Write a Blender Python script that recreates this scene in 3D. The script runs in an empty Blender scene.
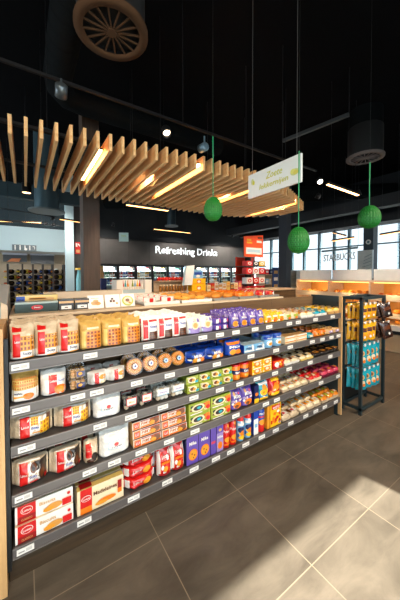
import bpy, math, random
from mathutils import Vector, Matrix
random.seed(7)
S = bpy.context.scene
COL = S.collection
PI = math.pi

# ------------------------------------------------------------------ camera maths
F, YAW, PITCH, PPY, ROLL = 266.483, 0.98944, 0.02266, 279.84, -0.00186
CAMZ = 1.5
_r = Vector((math.sin(YAW), -math.cos(YAW), 0))
_f = Vector((math.cos(YAW) * math.cos(PITCH), math.sin(YAW) * math.cos(PITCH), -math.sin(PITCH)))
_u = Vector((math.cos(YAW) * math.sin(PITCH), math.sin(YAW) * math.sin(PITCH), math.cos(PITCH)))
def ray(px, py):
    a, b = px - 200, PPY - py
    c, s = math.cos(ROLL), math.sin(ROLL)
    u, v = a * c - b * s, b * c + a * s
    return _f + _r * (u / F) + _u * (v / F)
O = Vector((0, 0, CAMZ))
def at_y(px, py, Y):
    d = ray(px, py); return O + d * (Y / d.y)
def at_x(px, py, X):
    d = ray(px, py); return O + d * (X / d.x)
def at_z(px, py, Z):
    d = ray(px, py); return O + d * ((Z - CAMZ) / d.z)

cam = bpy.data.cameras.new('camera')
cam.sensor_fit = 'HORIZONTAL'; cam.sensor_width = 24; cam.lens = F / 400 * 24
cam.shift_y = -(300 - PPY) / 400
cam.clip_start = 0.05; cam.clip_end = 200
co = bpy.data.objects.new('camera', cam); COL.objects.link(co)
c, s = math.cos(ROLL), math.sin(ROLL)
R_ = _r * c + _u * s; U_ = _u * c - _r * s; B_ = -_f
co.matrix_world = Matrix(((R_.x, U_.x, B_.x, 0), (R_.y, U_.y, B_.y, 0), (R_.z, U_.z, B_.z, CAMZ), (0, 0, 0, 1)))
S.camera = co

# ------------------------------------------------------------------ materials
def lin(v):
    v /= 255.0
    return v / 12.92 if v <= 0.04045 else ((v + 0.055) / 1.055) ** 2.4
_mats = {}
def M(rgb, rough=0.4, metal=0.0, var=0.08, scale=18.0, coat=0.0, name=None, bump=0.0):
    key = (rgb, rough, metal, var, scale, coat, bump)
    if key in _mats: return _mats[key]
    m = bpy.data.materials.new(name or 'surface_%d_%d_%d' % rgb); m.use_nodes = True
    nt = m.node_tree; b = nt.nodes['Principled BSDF']
    col = tuple(lin(x) for x in rgb)
    b.inputs['Roughness'].default_value = rough; b.inputs['Metallic'].default_value = metal
    if coat: b.inputs['Coat Weight'].default_value = coat; b.inputs['Coat Roughness'].default_value = 0.15
    tc = nt.nodes.new('ShaderNodeTexCoord'); no = nt.nodes.new('ShaderNodeTexNoise')
    no.inputs['Scale'].default_value = scale; no.inputs['Detail'].default_value = 3
    mix = nt.nodes.new('ShaderNodeMix'); mix.data_type = 'RGBA'
    mix.inputs['A'].default_value = tuple(x * (1 - var) for x in col) + (1,)
    mix.inputs['B'].default_value = tuple(min(1, x * (1 + var)) for x in col) + (1,)
    nt.links.new(tc.outputs['Object'], no.inputs['Vector'])
    nt.links.new(no.outputs['Fac'], mix.inputs['Factor'])
    nt.links.new(mix.outputs['Result'], b.inputs['Base Color'])
    if bump:
        bp = nt.nodes.new('ShaderNodeBump'); bp.inputs['Strength'].default_value = bump; bp.inputs['Distance'].default_value = 0.008
        nt.links.new(no.outputs['Fac'], bp.inputs['Height']); nt.links.new(bp.outputs['Normal'], b.inputs['Normal'])
    _mats[key] = m
    return m
def EM(rgb, strength, name='lamp_and_letter_glow'):
    key = ('em', rgb, strength)
    if key in _mats: return _mats[key]
    m = bpy.data.materials.new(name); m.use_nodes = True
    b = m.node_tree.nodes['Principled BSDF']
    b.inputs['Base Color'].default_value = tuple(lin(x) for x in rgb) + (1,)
    b.inputs['Emission Color'].default_value = tuple(lin(x) for x in rgb) + (1,)
    b.inputs['Emission Strength'].default_value = strength
    _mats[key] = m
    return m
def clear_mat(name, tint, gloss=0.14, rough=0.08):
    m = bpy.data.materials.new(name); m.use_nodes = True
    nt = m.node_tree; nt.nodes.clear()
    o = nt.nodes.new('ShaderNodeOutputMaterial'); mx = nt.nodes.new('ShaderNodeMixShader')
    t = nt.nodes.new('ShaderNodeBsdfTransparent'); g = nt.nodes.new('ShaderNodeBsdfGlossy')
    t.inputs['Color'].default_value = tint + (1,); g.inputs['Roughness'].default_value = rough
    mx.inputs['Fac'].default_value = gloss
    nt.links.new(t.outputs[0], mx.inputs[1]); nt.links.new(g.outputs[0], mx.inputs[2]); nt.links.new(mx.outputs[0], o.inputs[0])
    return m
CLEAR = clear_mat('clear_plastic', (0.94, 0.95, 0.95), 0.07, 0.25)
GLASS = clear_mat('window_glass', (0.96, 0.98, 0.98), 0.05, 0.02)
DIM_GLASS = clear_mat('dimming_window_glass', (0.55, 0.56, 0.565), 0.05, 0.02)  # tint added to dim the bright sky behind the right panes
COOLGLASS = clear_mat('cooler_glass', (0.9, 0.95, 0.95), 0.04, 0.02)

def wood_mat(name, a, b, axis='x', rough=0.5, scale=1.0):
    m = bpy.data.materials.new(name); m.use_nodes = True
    nt = m.node_tree; p = nt.nodes['Principled BSDF']; p.inputs['Roughness'].default_value = rough
    tc = nt.nodes.new('ShaderNodeTexCoord'); mp = nt.nodes.new('ShaderNodeMapping')
    sc = {'x': (1.5, 22, 22), 'y': (22, 1.5, 22), 'z': (22, 22, 1.5)}[axis]
    mp.inputs['Scale'].default_value = tuple(q * scale for q in sc)
    no = nt.nodes.new('ShaderNodeTexNoise'); no.inputs['Scale'].default_value = 1.6; no.inputs['Detail'].default_value = 4
    cr = nt.nodes.new('ShaderNodeValToRGB')
    cr.color_ramp.elements[0].position = 0.3; cr.color_ramp.elements[1].position = 0.72
    cr.color_ramp.elements[0].color = tuple(lin(q) for q in a) + (1,)
    cr.color_ramp.elements[1].color = tuple(lin(q) for q in b) + (1,)
    nt.links.new(tc.outputs['Object'], mp.inputs['Vector']); nt.links.new(mp.outputs[0], no.inputs['Vector'])
    nt.links.new(no.outputs['Fac'], cr.inputs['Fac']); nt.links.new(cr.outputs['Color'], p.inputs['Base Color'])
    return m
WOOD_SLAT = wood_mat('pine_slat_wood', (234, 176, 112), (250, 208, 148), 'y')
WOOD_POST = wood_mat('light_oak_wood', (196, 152, 100), (220, 178, 124), 'z')
WOOD_PALE = wood_mat('pale_birch_wood', (205, 178, 146), (226, 202, 170), 'y')
WOOD_DECK = wood_mat('whitewashed_deck_wood', (196, 172, 140), (222, 200, 170), 'x')
WOOD_BROWN = wood_mat('brown_veneer', (92, 70, 48), (122, 95, 66), 'x')
WOOD_DARK = wood_mat('dark_brown_plinth', (50, 37, 22), (70, 53, 33), 'x')
WOOD_PILLAR = wood_mat('dark_pillar_veneer', (66, 52, 42), (84, 67, 55), 'z')

def floor_mat():
    m = bpy.data.materials.new('dark_stone_tile'); m.use_nodes = True
    nt = m.node_tree; p = nt.nodes['Principled BSDF']; L = nt.links.new
    tc = nt.nodes.new('ShaderNodeTexCoord'); mp = nt.nodes.new('ShaderNodeMapping')
    mp.inputs['Location'].default_value = (-0.616 + 0.001, -1.378 + 0.001, 0)
    br = nt.nodes.new('ShaderNodeTexBrick'); br.offset = 0.0; br.squash = 1.0
    br.inputs['Scale'].default_value = 1.0; br.inputs['Brick Width'].default_value = 0.598
    br.inputs['Row Height'].default_value = 0.5733; br.inputs['Mortar Size'].default_value = 0.0024
    br.inputs['Mortar Smooth'].default_value = 0.1; br.inputs['Bias'].default_value = 0.0
    br.inputs['Color1'].default_value = (0, 0, 0, 1); br.inputs['Color2'].default_value = (1, 1, 1, 1)
    n1 = nt.nodes.new('ShaderNodeTexNoise'); n1.inputs['Scale'].default_value = 2.6; n1.inputs['Detail'].default_value = 7; n1.inputs['Roughness'].default_value = 0.62; n1.inputs['Distortion'].default_value = 0.6
    mp2 = nt.nodes.new('ShaderNodeMapping'); mp2.inputs['Scale'].default_value = (1.0, 2.6, 1.0)
    cr = nt.nodes.new('ShaderNodeValToRGB')
    e = cr.color_ramp.elements; e[0].position = 0.3; e[1].position = 0.75
    e[0].color = tuple(lin(q) for q in (80, 73, 64)) + (1,); e[1].color = tuple(lin(q) for q in (120, 110, 97)) + (1,)
    tone = nt.nodes.new('ShaderNodeMix'); tone.data_type = 'RGBA'; tone.blend_type = 'MULTIPLY'
    tone.inputs['Factor'].default_value = 0.16
    grout = nt.nodes.new('ShaderNodeMix'); grout.data_type = 'RGBA'
    grout.inputs['B'].default_value = tuple(lin(q) for q in (142, 129, 110)) + (1,)
    L(tc.outputs['Object'], mp.inputs['Vector']); L(mp.outputs[0], br.inputs['Vector'])
    L(tc.outputs['Object'], mp2.inputs['Vector']); L(mp2.outputs[0], n1.inputs['Vector'])
    L(n1.outputs['Fac'], cr.inputs['Fac']); L(cr.outputs['Color'], tone.inputs['A']); L(br.outputs['Color'], tone.inputs['B'])
    L(tone.outputs['Result'], grout.inputs['A']); L(br.outputs['Fac'], grout.inputs['Factor'])
    L(grout.outputs['Result'], p.inputs['Base Color'])
    rr = nt.nodes.new('ShaderNodeMapRange'); rr.inputs['To Min'].default_value = 0.34; rr.inputs['To Max'].default_value = 0.55
    L(n1.outputs['Fac'], rr.inputs['Value']); L(rr.outputs['Result'], p.inputs['Roughness'])
    bp = nt.nodes.new('ShaderNodeBump'); bp.inputs['Strength'].default_value = 0.12; bp.inputs['Distance'].default_value = 0.003
    L(n1.outputs['Fac'], bp.inputs['Height']); L(bp.outputs['Normal'], p.inputs['Normal'])
    return m

BLACK = (16, 17, 19)
CEIL = M((9, 9, 10), 1.0, var=0.15, scale=2, name='black_ceiling')
CEIL.node_tree.nodes['Principled BSDF'].inputs['Specular IOR Level'].default_value = 0.05
BLACKMETAL = M((22, 23, 25), 0.45, 0.3, name='black_metal')
TEAL = M((34, 50, 55), 0.45, name='dark_teal_steel')
GREYMETAL = M((90, 85, 84), 0.4, 0.1, name='grey_rail')
WHITE = M((235, 233, 228), 0.5, var=0.02, name='white_card')
SILVER = M((190, 190, 188), 0.3, 0.7, name='brushed_steel')

# ------------------------------------------------------------------ mesh builder
class MB:
    def __init__(s): s.v = []; s.f = []; s.m = []; s.sm = []; s.mats = []
    def mi(s, m):
        if m not in s.mats: s.mats.append(m)
        return s.mats.index(m)
    def add(s, vs, fs, m, smooth=False):
        o = len(s.v); k = s.mi(m)
        s.v += [tuple(q) for q in vs]
        for f in fs:
            s.f.append([i + o for i in f]); s.m.append(k); s.sm.append(smooth)
        return s
    def box(s, x0, x1, y0, y1, z0, z1, m, top=None, side=None):
        v = [(x0, y0, z0), (x1, y0, z0), (x1, y1, z0), (x0, y1, z0), (x0, y0, z1), (x1, y0, z1), (x1, y1, z1), (x0, y1, z1)]
        s.add(v, [(0, 3, 2, 1), (0, 1, 5, 4), (2, 3, 7, 6)], m)
        s.add([v[i] for i in (4, 5, 6, 7)], [(0, 1, 2, 3)], top or m)
        s.add(v, [(1, 2, 6, 5), (3, 0, 4, 7)], side or m)
        return s
    def hexa(s, v, m):   # 8 corners: bottom ring ccw then top ring
        return s.add(v, [(0, 3, 2, 1), (4, 5, 6, 7), (0, 1, 5, 4), (1, 2, 6, 5), (2, 3, 7, 6), (3, 0, 4, 7)], m)
    def grid(s, fn, nu, nv, m, flip=False, smooth=True):
        vs = [fn(i / nu, j / nv) for j in range(nv + 1) for i in range(nu + 1)]
        w = nu + 1; fs = []
        for j in range(nv):
            for i in range(nu):
                q = (j * w + i, j * w + i + 1, (j + 1) * w + i + 1, (j + 1) * w + i)
                fs.append(q[::-1] if flip else q)
        return s.add(vs, fs, m, smooth)
    def lathe(s, prof, c=(0, 0, 0), axis='z', m=None, n=20, cap=True, smooth=True):
        vs = []; fs = []
        for r, h in prof:
            for k in range(n):
                a = 2 * PI * k / n; p, q = r * math.cos(a), r * math.sin(a)
                d = {'z': (p, q, h), 'y': (p, -h, q), 'x': (h, p, q)}[axis]
                if axis == 'y': d = (p, h, -q)
                vs.append((c[0] + d[0], c[1] + d[1], c[2] + d[2]))
        for j in range(len(prof) - 1):
            for k in range(n):
                k2 = (k + 1) % n
                fs.append((j * n + k, j * n + k2, (j + 1) * n + k2, (j + 1) * n + k))
        s.add(vs, fs, m, smooth)
        if cap:
            if prof[0][0] > 1e-6: s.add(vs[:n], [tuple(range(n))[::-1]], m)
            if prof[-1][0] > 1e-6: s.add(vs[-n:], [tuple(range(n))], m)
        return s
    def tube(s, pts, r, m, n=8, smooth=True):
        pts = [Vector(p) for p in pts]; vs = []; fs = []
        for i, p in enumerate(pts):
            t = (pts[min(i + 1, len(pts) - 1)] - pts[max(i - 1, 0)]).normalized()
            up = Vector((0, 0, 1)) if abs(t.z) < 0.95 else Vector((1, 0, 0))
            a = t.cross(up).normalized(); b = t.cross(a).normalized()
            rr = r[i] if isinstance(r, (list, tuple)) else r
            for k in range(n):
                g = 2 * PI * k / n
                vs.append(p + a * (rr * math.cos(g)) + b * (rr * math.sin(g)))
        for i in range(len(pts) - 1):
            for k in range(n):
                k2 = (k + 1) % n
                fs.append((i * n + k, (i + 1) * n + k, (i + 1) * n + k2, i * n + k2))
        s.add(vs, fs, m, smooth)
        s.add(vs[:n], [tuple(range(n))], m); s.add(vs[-n:], [tuple(range(n))[::-1]], m)
        return s
    def bar(s, a, b, w, h, m):
        a, b = Vector(a), Vector(b); t = (b - a).normalized()
        up = Vector((0, 0, 1)) if abs(t.z) < 0.9 else Vector((0, 1, 0))
        x = t.cross(up).normalized() * (w / 2); y = x.cross(t).normalized() * (h / 2)
        return s.hexa([a - x - y, a + x - y, b + x - y, b - x - y, a - x + y, a + x + y, b + x + y, b - x + y], m)
    def ellipsoid(s, c, r, m, nu=14, nv=8, fn=None):
        def g(u, v):
            a, b = 2 * PI * u, PI * (v - 0.5)
            k = fn(a, b) if fn else 1.0
            return (c[0] + r[0] * k * math.cos(b) * math.cos(a), c[1] + r[1] * k * math.cos(b) * math.sin(a), c[2] + r[2] * k * math.sin(b))
        return s.grid(g, nu, nv, m)
    def xf(s, mat):
        s.v = [tuple(mat @ Vector(q)) for q in s.v]; return s
    def mesh(s, name):
        me = bpy.data.meshes.new(name); me.from_pydata(s.v, [], s.f)
        for m in s.mats: me.materials.append(m)
        me.polygons.foreach_set('material_index', s.m); me.polygons.foreach_set('use_smooth', s.sm)
        me.update(); return me
    def build(s, name, parent=None, loc=(0, 0, 0), rz=0.0, bevel=0.0):
        o = bpy.data.objects.new(name, s.mesh(name)); COL.objects.link(o)
        o.location = loc; o.rotation_euler = (0, 0, rz)
        if parent: o.parent = parent
        if bevel:
            b = o.modifiers.new('edge', 'BEVEL'); b.width = bevel; b.segments = 2; b.limit_method = 'ANGLE'
        return o

LABELS = {}
def tag(o, label, cat, group=None, kind=None):
    n = len(label.split())
    if n < 4 or n > 16: print('LABEL LENGTH', n, label)
    if label in LABELS: print('DUP LABEL', label)
    LABELS[label] = 1
    o['label'] = label; o['category'] = cat
    if group: o['group'] = group
    if kind: o['kind'] = kind
    return o
def struct(o): o['kind'] = 'structure'; return o
def empty(name, loc=(0, 0, 0), rz=0.0):
    o = bpy.data.objects.new(name, None); COL.objects.link(o); o.location = loc; o.rotation_euler = (0, 0, rz)
    o.empty_display_size = 0.05; return o
_kids = {}
def dup(root):
    r = root.copy(); COL.objects.link(r)
    for ch in root.children:
        q = ch.copy(); COL.objects.link(q); q.parent = r
        for g in ch.children:
            d = g.copy(); COL.objects.link(d); d.parent = q
    return r

# lettering: font outlines turned into mesh, cached
_txt = {}
def text_geo(word, bold=0.0):
    k = (word, bold)
    if k in _txt: return _txt[k]
    cu = bpy.data.curves.new('lettering', 'FONT'); cu.body = word; cu.resolution_u = 2; cu.offset = bold
    o = bpy.data.objects.new('lettering', cu); COL.objects.link(o)
    dg = bpy.context.evaluated_depsgraph_get(); dg.update()
    me = bpy.data.meshes.new_from_object(o.evaluated_get(dg))
    vs = [tuple(v.co) for v in me.vertices]; fs = [tuple(p.vertices) for p in me.polygons]
    bpy.data.objects.remove(o); bpy.data.curves.remove(cu); bpy.data.meshes.remove(me)
    xs = [v[0] for v in vs]; ys = [v[1] for v in vs]
    x0, x1, y0, y1 = min(xs), max(xs), min(ys), max(ys)
    _txt[k] = ([((v[0] - x0) / (x1 - x0), (v[1] - y0) / (y1 - y0)) for v in vs], fs)
    return _txt[k]

# ------------------------------------------------------------------ packaging
PAL = dict(red=(205, 22, 20), dkred=(150, 18, 20), white=(236, 232, 226), cream=(232, 214, 178), film=(206, 184, 154), orange=(236, 120, 20),
    amber=(226, 150, 40), yellow=(240, 186, 24), ltyel=(226, 196, 112), brown=(104, 54, 24), choc=(66, 34, 22), blue=(18, 62, 160), navy=(16, 30, 84),
    ltblue=(120, 176, 214), teal=(24, 158, 178), purple=(92, 70, 160), lilac=(150, 130, 190), green=(140, 160, 40), dkgreen=(9, 38, 26), lime=(158, 170, 58),
    grey=(150, 148, 145), dark=(38, 30, 26), black=(24, 22, 22), pink=(196, 60, 90), plum=(110, 20, 50), tan=(206, 160, 100), biscuit=(214, 150, 70),
    waffle=(214, 128, 30), caramel=(184, 98, 26), wafdark=(132, 62, 18), paleblue=(180, 206, 222))
def PM(n): return M(PAL[n], 0.33, coat=0.25, var=0.06, name='print_' + n)
def FILM(n): return M(PAL[n], 0.22, coat=0.7, var=0.22, scale=42, bump=1.0, name='film_' + n)  # colour noise also imitates highlight streaks on crinkled film

def put(mb, surf, patch, layer):
    k = patch[0]
    off = 0.0007 * (layer + 1)
    if k == 'r':
        _, u0, v0, u1, v1, col = patch
        mb.grid(lambda u, v: surf(u0 + (u1 - u0) * u, v0 + (v1 - v0) * v, off), 8, 8, PM(col))
    elif k == 'c':
        _, cu, cv, ru, rv, col = patch
        n = 16; vs = [surf(cu, cv, off)]; 
        for k2 in range(n): vs.append(surf(cu + ru * 0.55 * math.cos(2 * PI * k2 / n), cv + rv * 0.55 * math.sin(2 * PI * k2 / n), off))
        for k2 in range(n): vs.append(surf(cu + ru * math.cos(2 * PI * k2 / n), cv + rv * math.sin(2 * PI * k2 / n), off))
        fs = [(0, 1 + k2, 1 + (k2 + 1) % n) for k2 in range(n)] + [(1 + k2, 1 + n + k2, 1 + n + (k2 + 1) % n, 1 + (k2 + 1) % n) for k2 in range(n)]
        mb.add(vs, fs, PM(col), True)
    elif k == 'T':
        _, u0, u1, hh, dd, ww, col = patch
        mb.add([((u0 - .5) * ww, 0, hh + off), ((u1 - .5) * ww, 0, hh + off), ((u1 - .5) * ww, dd, hh + off), ((u0 - .5) * ww, dd, hh + off)], [(0, 1, 2, 3)], PM(col))
    elif k == 't':
        _, word, u0, v0, u1, v1, col = patch
        vs, fs = text_geo(word, 0.02)
        mb.add([surf(u0 + (u1 - u0) * a, v0 + (v1 - v0) * b, off + 0.0006) for a, b in vs], fs, PM(col))
    elif k == 'w':
        _, u0, v0, u1, v1, col, col2, n1, n2 = patch
        mb.grid(lambda u, v: surf(u0 + (u1 - u0) * u, v0 + (v1 - v0) * v, off), 6, 6, PM(col))
        for i in range(n1):
            for j in range(n2):
                a0, a1 = (i + 0.2) / n1, (i + 0.8) / n1; b0, b1 = (j + 0.2) / n2, (j + 0.8) / n2
                q = [surf(u0 + (u1 - u0) * a, v0 + (v1 - v0) * b, off + 0.0008) for a, b in ((a0, b0), (a1, b0), (a1, b1), (a0, b1))]
                mb.add(q, [(0, 1, 2, 3)], PM(col2))

def form_bag(w, h, d, base, rnd):
    ph = [rnd.uniform(0, 6.28) for _ in range(4)]
    def half(u, v):
        pu = max(0.0, 1 - abs(2 * u - 1) ** 4.5) ** 0.5
        pv = min(1.0, (v / 0.05) ** 0.5 if v < 0.05 else 1.0)
        top = 1.0 if v < 0.62 else max(0.06, 1 - ((v - 0.62) / 0.38) ** 1.3 * 0.94)
        cr = 0.05 * math.sin(9 * u + ph[0] + 5 * v) + 0.04 * math.sin(17 * v + ph[1] + 4 * u)
        if v > 0.65: cr *= 1 + 7 * (v - 0.65)
        return d / 2 * (0.1 + 0.9 * pu) * pv * top * (0.94 + cr)
    def xz(u, v):
        nar = 1 - 0.06 * max(0, v - 0.6) - 0.03 * math.sin(7 * v + ph[2]) * v
        return (u - 0.5) * w * nar, h * v * (1 + (0.03 * math.sin(8 * u + ph[3]) if v > 0.9 else 0))
    def surf(u, v, off=0.0):
        x, z = xz(u, v); return (x, d / 2 - half(u, v) - off, z)
    def back(u, v):
        x, z = xz(u, v); return (x, d / 2 + half(u, v), z)
    mb = MB()
    mb.grid(lambda u, v: surf(u, v), 14, 16, base); mb.grid(back, 14, 16, base, flip=True)
    mb.grid(lambda u, v: tuple(Vector(surf(u, 0)).lerp(Vector(back(u, 0)), v)), 14, 1, base, flip=True)
    for uu in (0, 1):
        mb.grid(lambda u, v, uu=uu: tuple(Vector(surf(uu, v)).lerp(Vector(back(uu, v)), u)), 1, 16, base, flip=(uu == 0))
    mb.grid(lambda u, v: tuple(Vector(surf(u, 1)).lerp(Vector(back(u, 1)), v)), 14, 1, base)
    return mb, surf
def form_pillow(w, h, d, base, rnd):
    ph = [rnd.uniform(0, 6.28) for _ in range(4)]
    def half(u, v):
        e = 0.07
        q = min(u, 1 - u)
        pu = 0.05 if q < e * 0.7 else min(1.0, 0.05 + ((q - e * 0.7) / 0.22) ** 0.55)
        pv = max(0.0, 1 - abs(2 * v - 1) ** 5) ** 0.5
        cr = 0.05 * math.sin(15 * u + ph[0] + 3 * v) + 0.05 * math.sin(11 * v + ph[1] + 7 * u) + 0.03 * math.sin(31 * u + 17 * v + ph[2])
        return d / 2 * pu * (0.03 + 0.97 * pv) * (0.93 + cr)
    def xz(u, v):
        q = min(u, 1 - u); sq = 1 - 0.16 * max(0, 1 - q / 0.16) ** 2
        return (u - 0.5) * w, h * (0.5 + (v - 0.5) * sq)
    def surf(u, v, off=0.0):
        x, z = xz(u, v); return (x, d / 2 - half(u, v) - off, z)
    def back(u, v):
        x, z = xz(u, v); return (x, d / 2 + half(u, v), z)
    mb = MB()
    mb.grid(lambda u, v: surf(u, v), 20, 12, base); mb.grid(back, 20, 12, base, flip=True)
    for vv in (0, 1):
        mb.grid(lambda u, v, vv=vv: tuple(Vector(surf(u, vv)).lerp(Vector(back(u, vv)), v)), 20, 1, base, flip=(vv == 0))
    for uu in (0, 1):
        mb.grid(lambda u, v, uu=uu: tuple(Vector(surf(uu, v)).lerp(Vector(back(uu, v)), u)), 1, 12, base, flip=(uu == 0))
    return mb, surf
def form_box(w, h, d, base, top=None, side=None):
    b = min(0.003, 0.05 * min(w, h, d)); mb = MB()
    mb.box(-w / 2, w / 2, 0, d, 0, h, base, top, side)
    return mb, (lambda u, v, off=0.0: ((u - 0.5) * w, -off, v * h))
def form_tube(w, h, d, base):
    r = min(w, d) / 2; mb = MB()
    mb.lathe([(r * 0.96, 0), (r, 0.004), (r, h - 0.012), (r * 0.97, h - 0.01)], (0, r, 0), 'z', base, 22)
    def surf(u, v, off=0.0):
        a = (u - 0.5) * 2.9; return ((r + off) * math.sin(a), r - (r + off) * math.cos(a), v * h)
    return mb, surf

def make(name, spec, w, h, d):
    """one package at the origin: front face at y=0 looking to -y, base at z=0"""
    form = spec['form']; base = spec.get('base', 'white'); rnd = random.Random(len(name) * 31 + int(w * 1e4))
    parts = []
    main = spec.get('part', 'wrapper')
    if form == 'bag': mb, sf = form_bag(w, h, d, FILM(base), rnd)
    elif form == 'pillow': mb, sf = form_pillow(w, h, d, FILM(base), rnd)
    elif form == 'box':
        mb, sf = form_box(w, h, d, PM(base), PM(spec['top']) if 'top' in spec else None, PM(spec['side']) if 'side' in spec else None); main = 'carton'
    elif form == 'tube':
        mb, sf = form_tube(w, h, d, PM(base)); main = 'canister'
        r = min(w, d) / 2; lid = MB(); lid.lathe([(r * 1.03, h - 0.013), (r * 1.03, h - 0.002), (r * 0.98, h)], (0, r, 0), 'z', PM(spec.get('lid', 'white')), 22)
        parts.append(('lid', lid))
    elif form == 'tub':       # clear food tub, contents, lid and paper label
        main = 'tub'; mb = MB(); t = 0.9
        def sf(u, v, off=0.0):
            q = t + (1 - t) * v; return ((u - 0.5) * w * q, d / 2 - d / 2 * q - off, v * h * 0.9)
        vb = [(-w / 2 * t, d / 2 - d / 2 * t, 0), (w / 2 * t, d / 2 - d / 2 * t, 0), (w / 2 * t, d / 2 + d / 2 * t, 0), (-w / 2 * t, d / 2 + d / 2 * t, 0)]
        vt = [(-w / 2, 0, h * 0.9), (w / 2, 0, h * 0.9), (w / 2, d, h * 0.9), (-w / 2, d, h * 0.9)]
        mb.hexa(vb + vt, CLEAR)
        ct = MB(); k = 0.82; rn = random.Random(5)
        for i in range(3):
            for j in range(2):
                for l in range(3):
                    ct.ellipsoid(((i - 1) * w * 0.26, d * (0.3 + 0.4 * j), h * (0.16 + 0.24 * l)), (w * 0.155, d * 0.19, h * 0.15), FILM(spec['fill'] if (i + j + l) % 3 else spec.get('fill2', spec['fill'])), 8, 5)
        parts.append(('contents', ct))
        lid = MB(); lid.box(-w / 2 * 1.02, w / 2 * 1.02, -0.002, d + 0.002, h * 0.9, h, CLEAR); parts.append(('lid', lid))
    elif form == 'disc':      # round clear shell standing tilted, ring cake in it
        main = 'shell'; R = h / 2; n = 22; mb = MB(); th = d * 0.45
        rot = Matrix.Translation((0, d * 0.42, h * 0.475)) @ Matrix.Rotation(-0.30, 4, 'X')
        mb.lathe([(R * 0.9, -th / 2), (R * 0.98, -th / 4), (R * 0.98, th / 4), (R * 0.9, th / 2)], (0, 0, 0), 'y', CLEAR, n); mb.xf(rot)
        cake = MB(); prof = [(R * 0.30, -th * .2), (R * 0.45, -th * .4), (R * 0.68, -th * .42), (R * 0.84, -th * .15), (R * 0.84, th * .2), (R * 0.3, th * .3)]
        cake.lathe(prof, (0, 0, 0), 'y', PM(spec['fill']), n, cap=False)
        cake.lathe([(R * .42, -th * .41), (R * .56, -th * .47), (R * .7, -th * .43)], (0, 0, 0), 'y', PM(spec['fill2']), n, cap=False)
        cake.xf(rot); parts.append(('ring_cake', cake))
        lb = MB(); lb.lathe([(R * 0.26, -th * 0.52), (R * 0.26, -th * 0.505)], (0, 0, 0), 'y', PM(spec.get('dot', 'white')), 16)
        lb.lathe([(R * 0.10, -th * 0.54), (R * 0.10, -th * 0.525)], (0, 0, 0), 'y', PM('blue'), 12)
        lb.xf(rot); parts.append(('label', lb))
        sf = None
    elif form == 'flat':      # low tray with lumpy wrapped contents seen from above
        main = 'tray'; mb = MB()
        mb.hexa([(-w * .45, d * .03, 0), (w * .45, d * .03, 0), (w * .45, d * .97, 0), (-w * .45, d * .97, 0), (-w / 2, 0, h * .45), (w / 2, 0, h * .45), (w / 2, d, h * .45), (-w / 2, d, h * .45)], FILM(spec.get('base', 'film')))
        ct = MB(); rn = random.Random(int(w * 1e4) + len(base))
        se = lambda q: math.copysign(abs(q) ** .45, q)
        def dome(u, v, k=1.0):
            a_, b_ = 2 * PI * u, PI / 2 * v
            return (w * .47 * se(math.cos(a_)) * math.cos(b_) ** .5, d * .5 + d * .46 * se(math.sin(a_)) * math.cos(b_) ** .5, h * .4 + h * .55 * math.sin(b_) * (1 + .06 * math.sin(9 * a_)))
        ct.grid(dome, 20, 6, FILM(spec['fill']))
        for q in (-.3, .3):
            ct.ellipsoid((w * q, d * .5, h * .72), (w * .13, d * .36, h * .27), FILM(spec.get('fill2', spec['fill'])), 10, 6)
        parts.append(('contents', ct))
        def sf(u, v, off=0.0): return ((u - .5) * w, d * (0.02 + 0.9 * v) , h * (0.95 + 0.05 * (1 - abs(2 * v - 1))) + off)
        lb = MB(); lb.grid(lambda u, v: sf(.22 + .56 * u, .12 + .55 * v, .004), 4, 4, PM(spec.get('label', 'white')))
        lb.grid(lambda u, v: sf(.28 + .26 * u, .2 + .3 * v, .006), 2, 2, PM(spec.get('mark', 'red')))
        parts.append(('label', lb))
    sub = {}
    bz = spec.get('busy')
    if bz and sf:
        rb_ = random.Random(11 + len(bz))
        for q in range(16):
            cu, cv = rb_.uniform(.1, .9), rb_.uniform(.1, .9); cc = bz[q % len(bz)]
            if q % 3: put(mb, sf, ('c', min(.86, max(.14, cu)), min(.84, max(.16, cv)), rb_.uniform(.05, .12), rb_.uniform(.06, .13), cc), 0)
            else:
                a_, b_ = rb_.uniform(.05, .16), rb_.uniform(.03, .08)
                put(mb, sf, ('r', max(.02, cu - a_), max(.02, cv - b_), min(.98, cu + a_), min(.98, cv + b_), cc), 0)
    for i, p in enumerate(spec.get('art', ())):
        i += 1 if bz else 0
        nm = main
        k = p[0]
        if ':' in k: nm, k = k.split(':')
        tgt = mb if nm == main else sub.setdefault(nm, MB())
        if k == 'T': p = ('T', p[1], p[2], h, d, w, p[3])
        put(tgt, sf, (k,) + tuple(p[1:]), i)
    parts += list(sub.items())
    if not parts:
        return mb.build(name)
    r = empty(name); mb.build(main, r)
    for nm, m in parts: m.build(nm, r)
    return r

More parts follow.
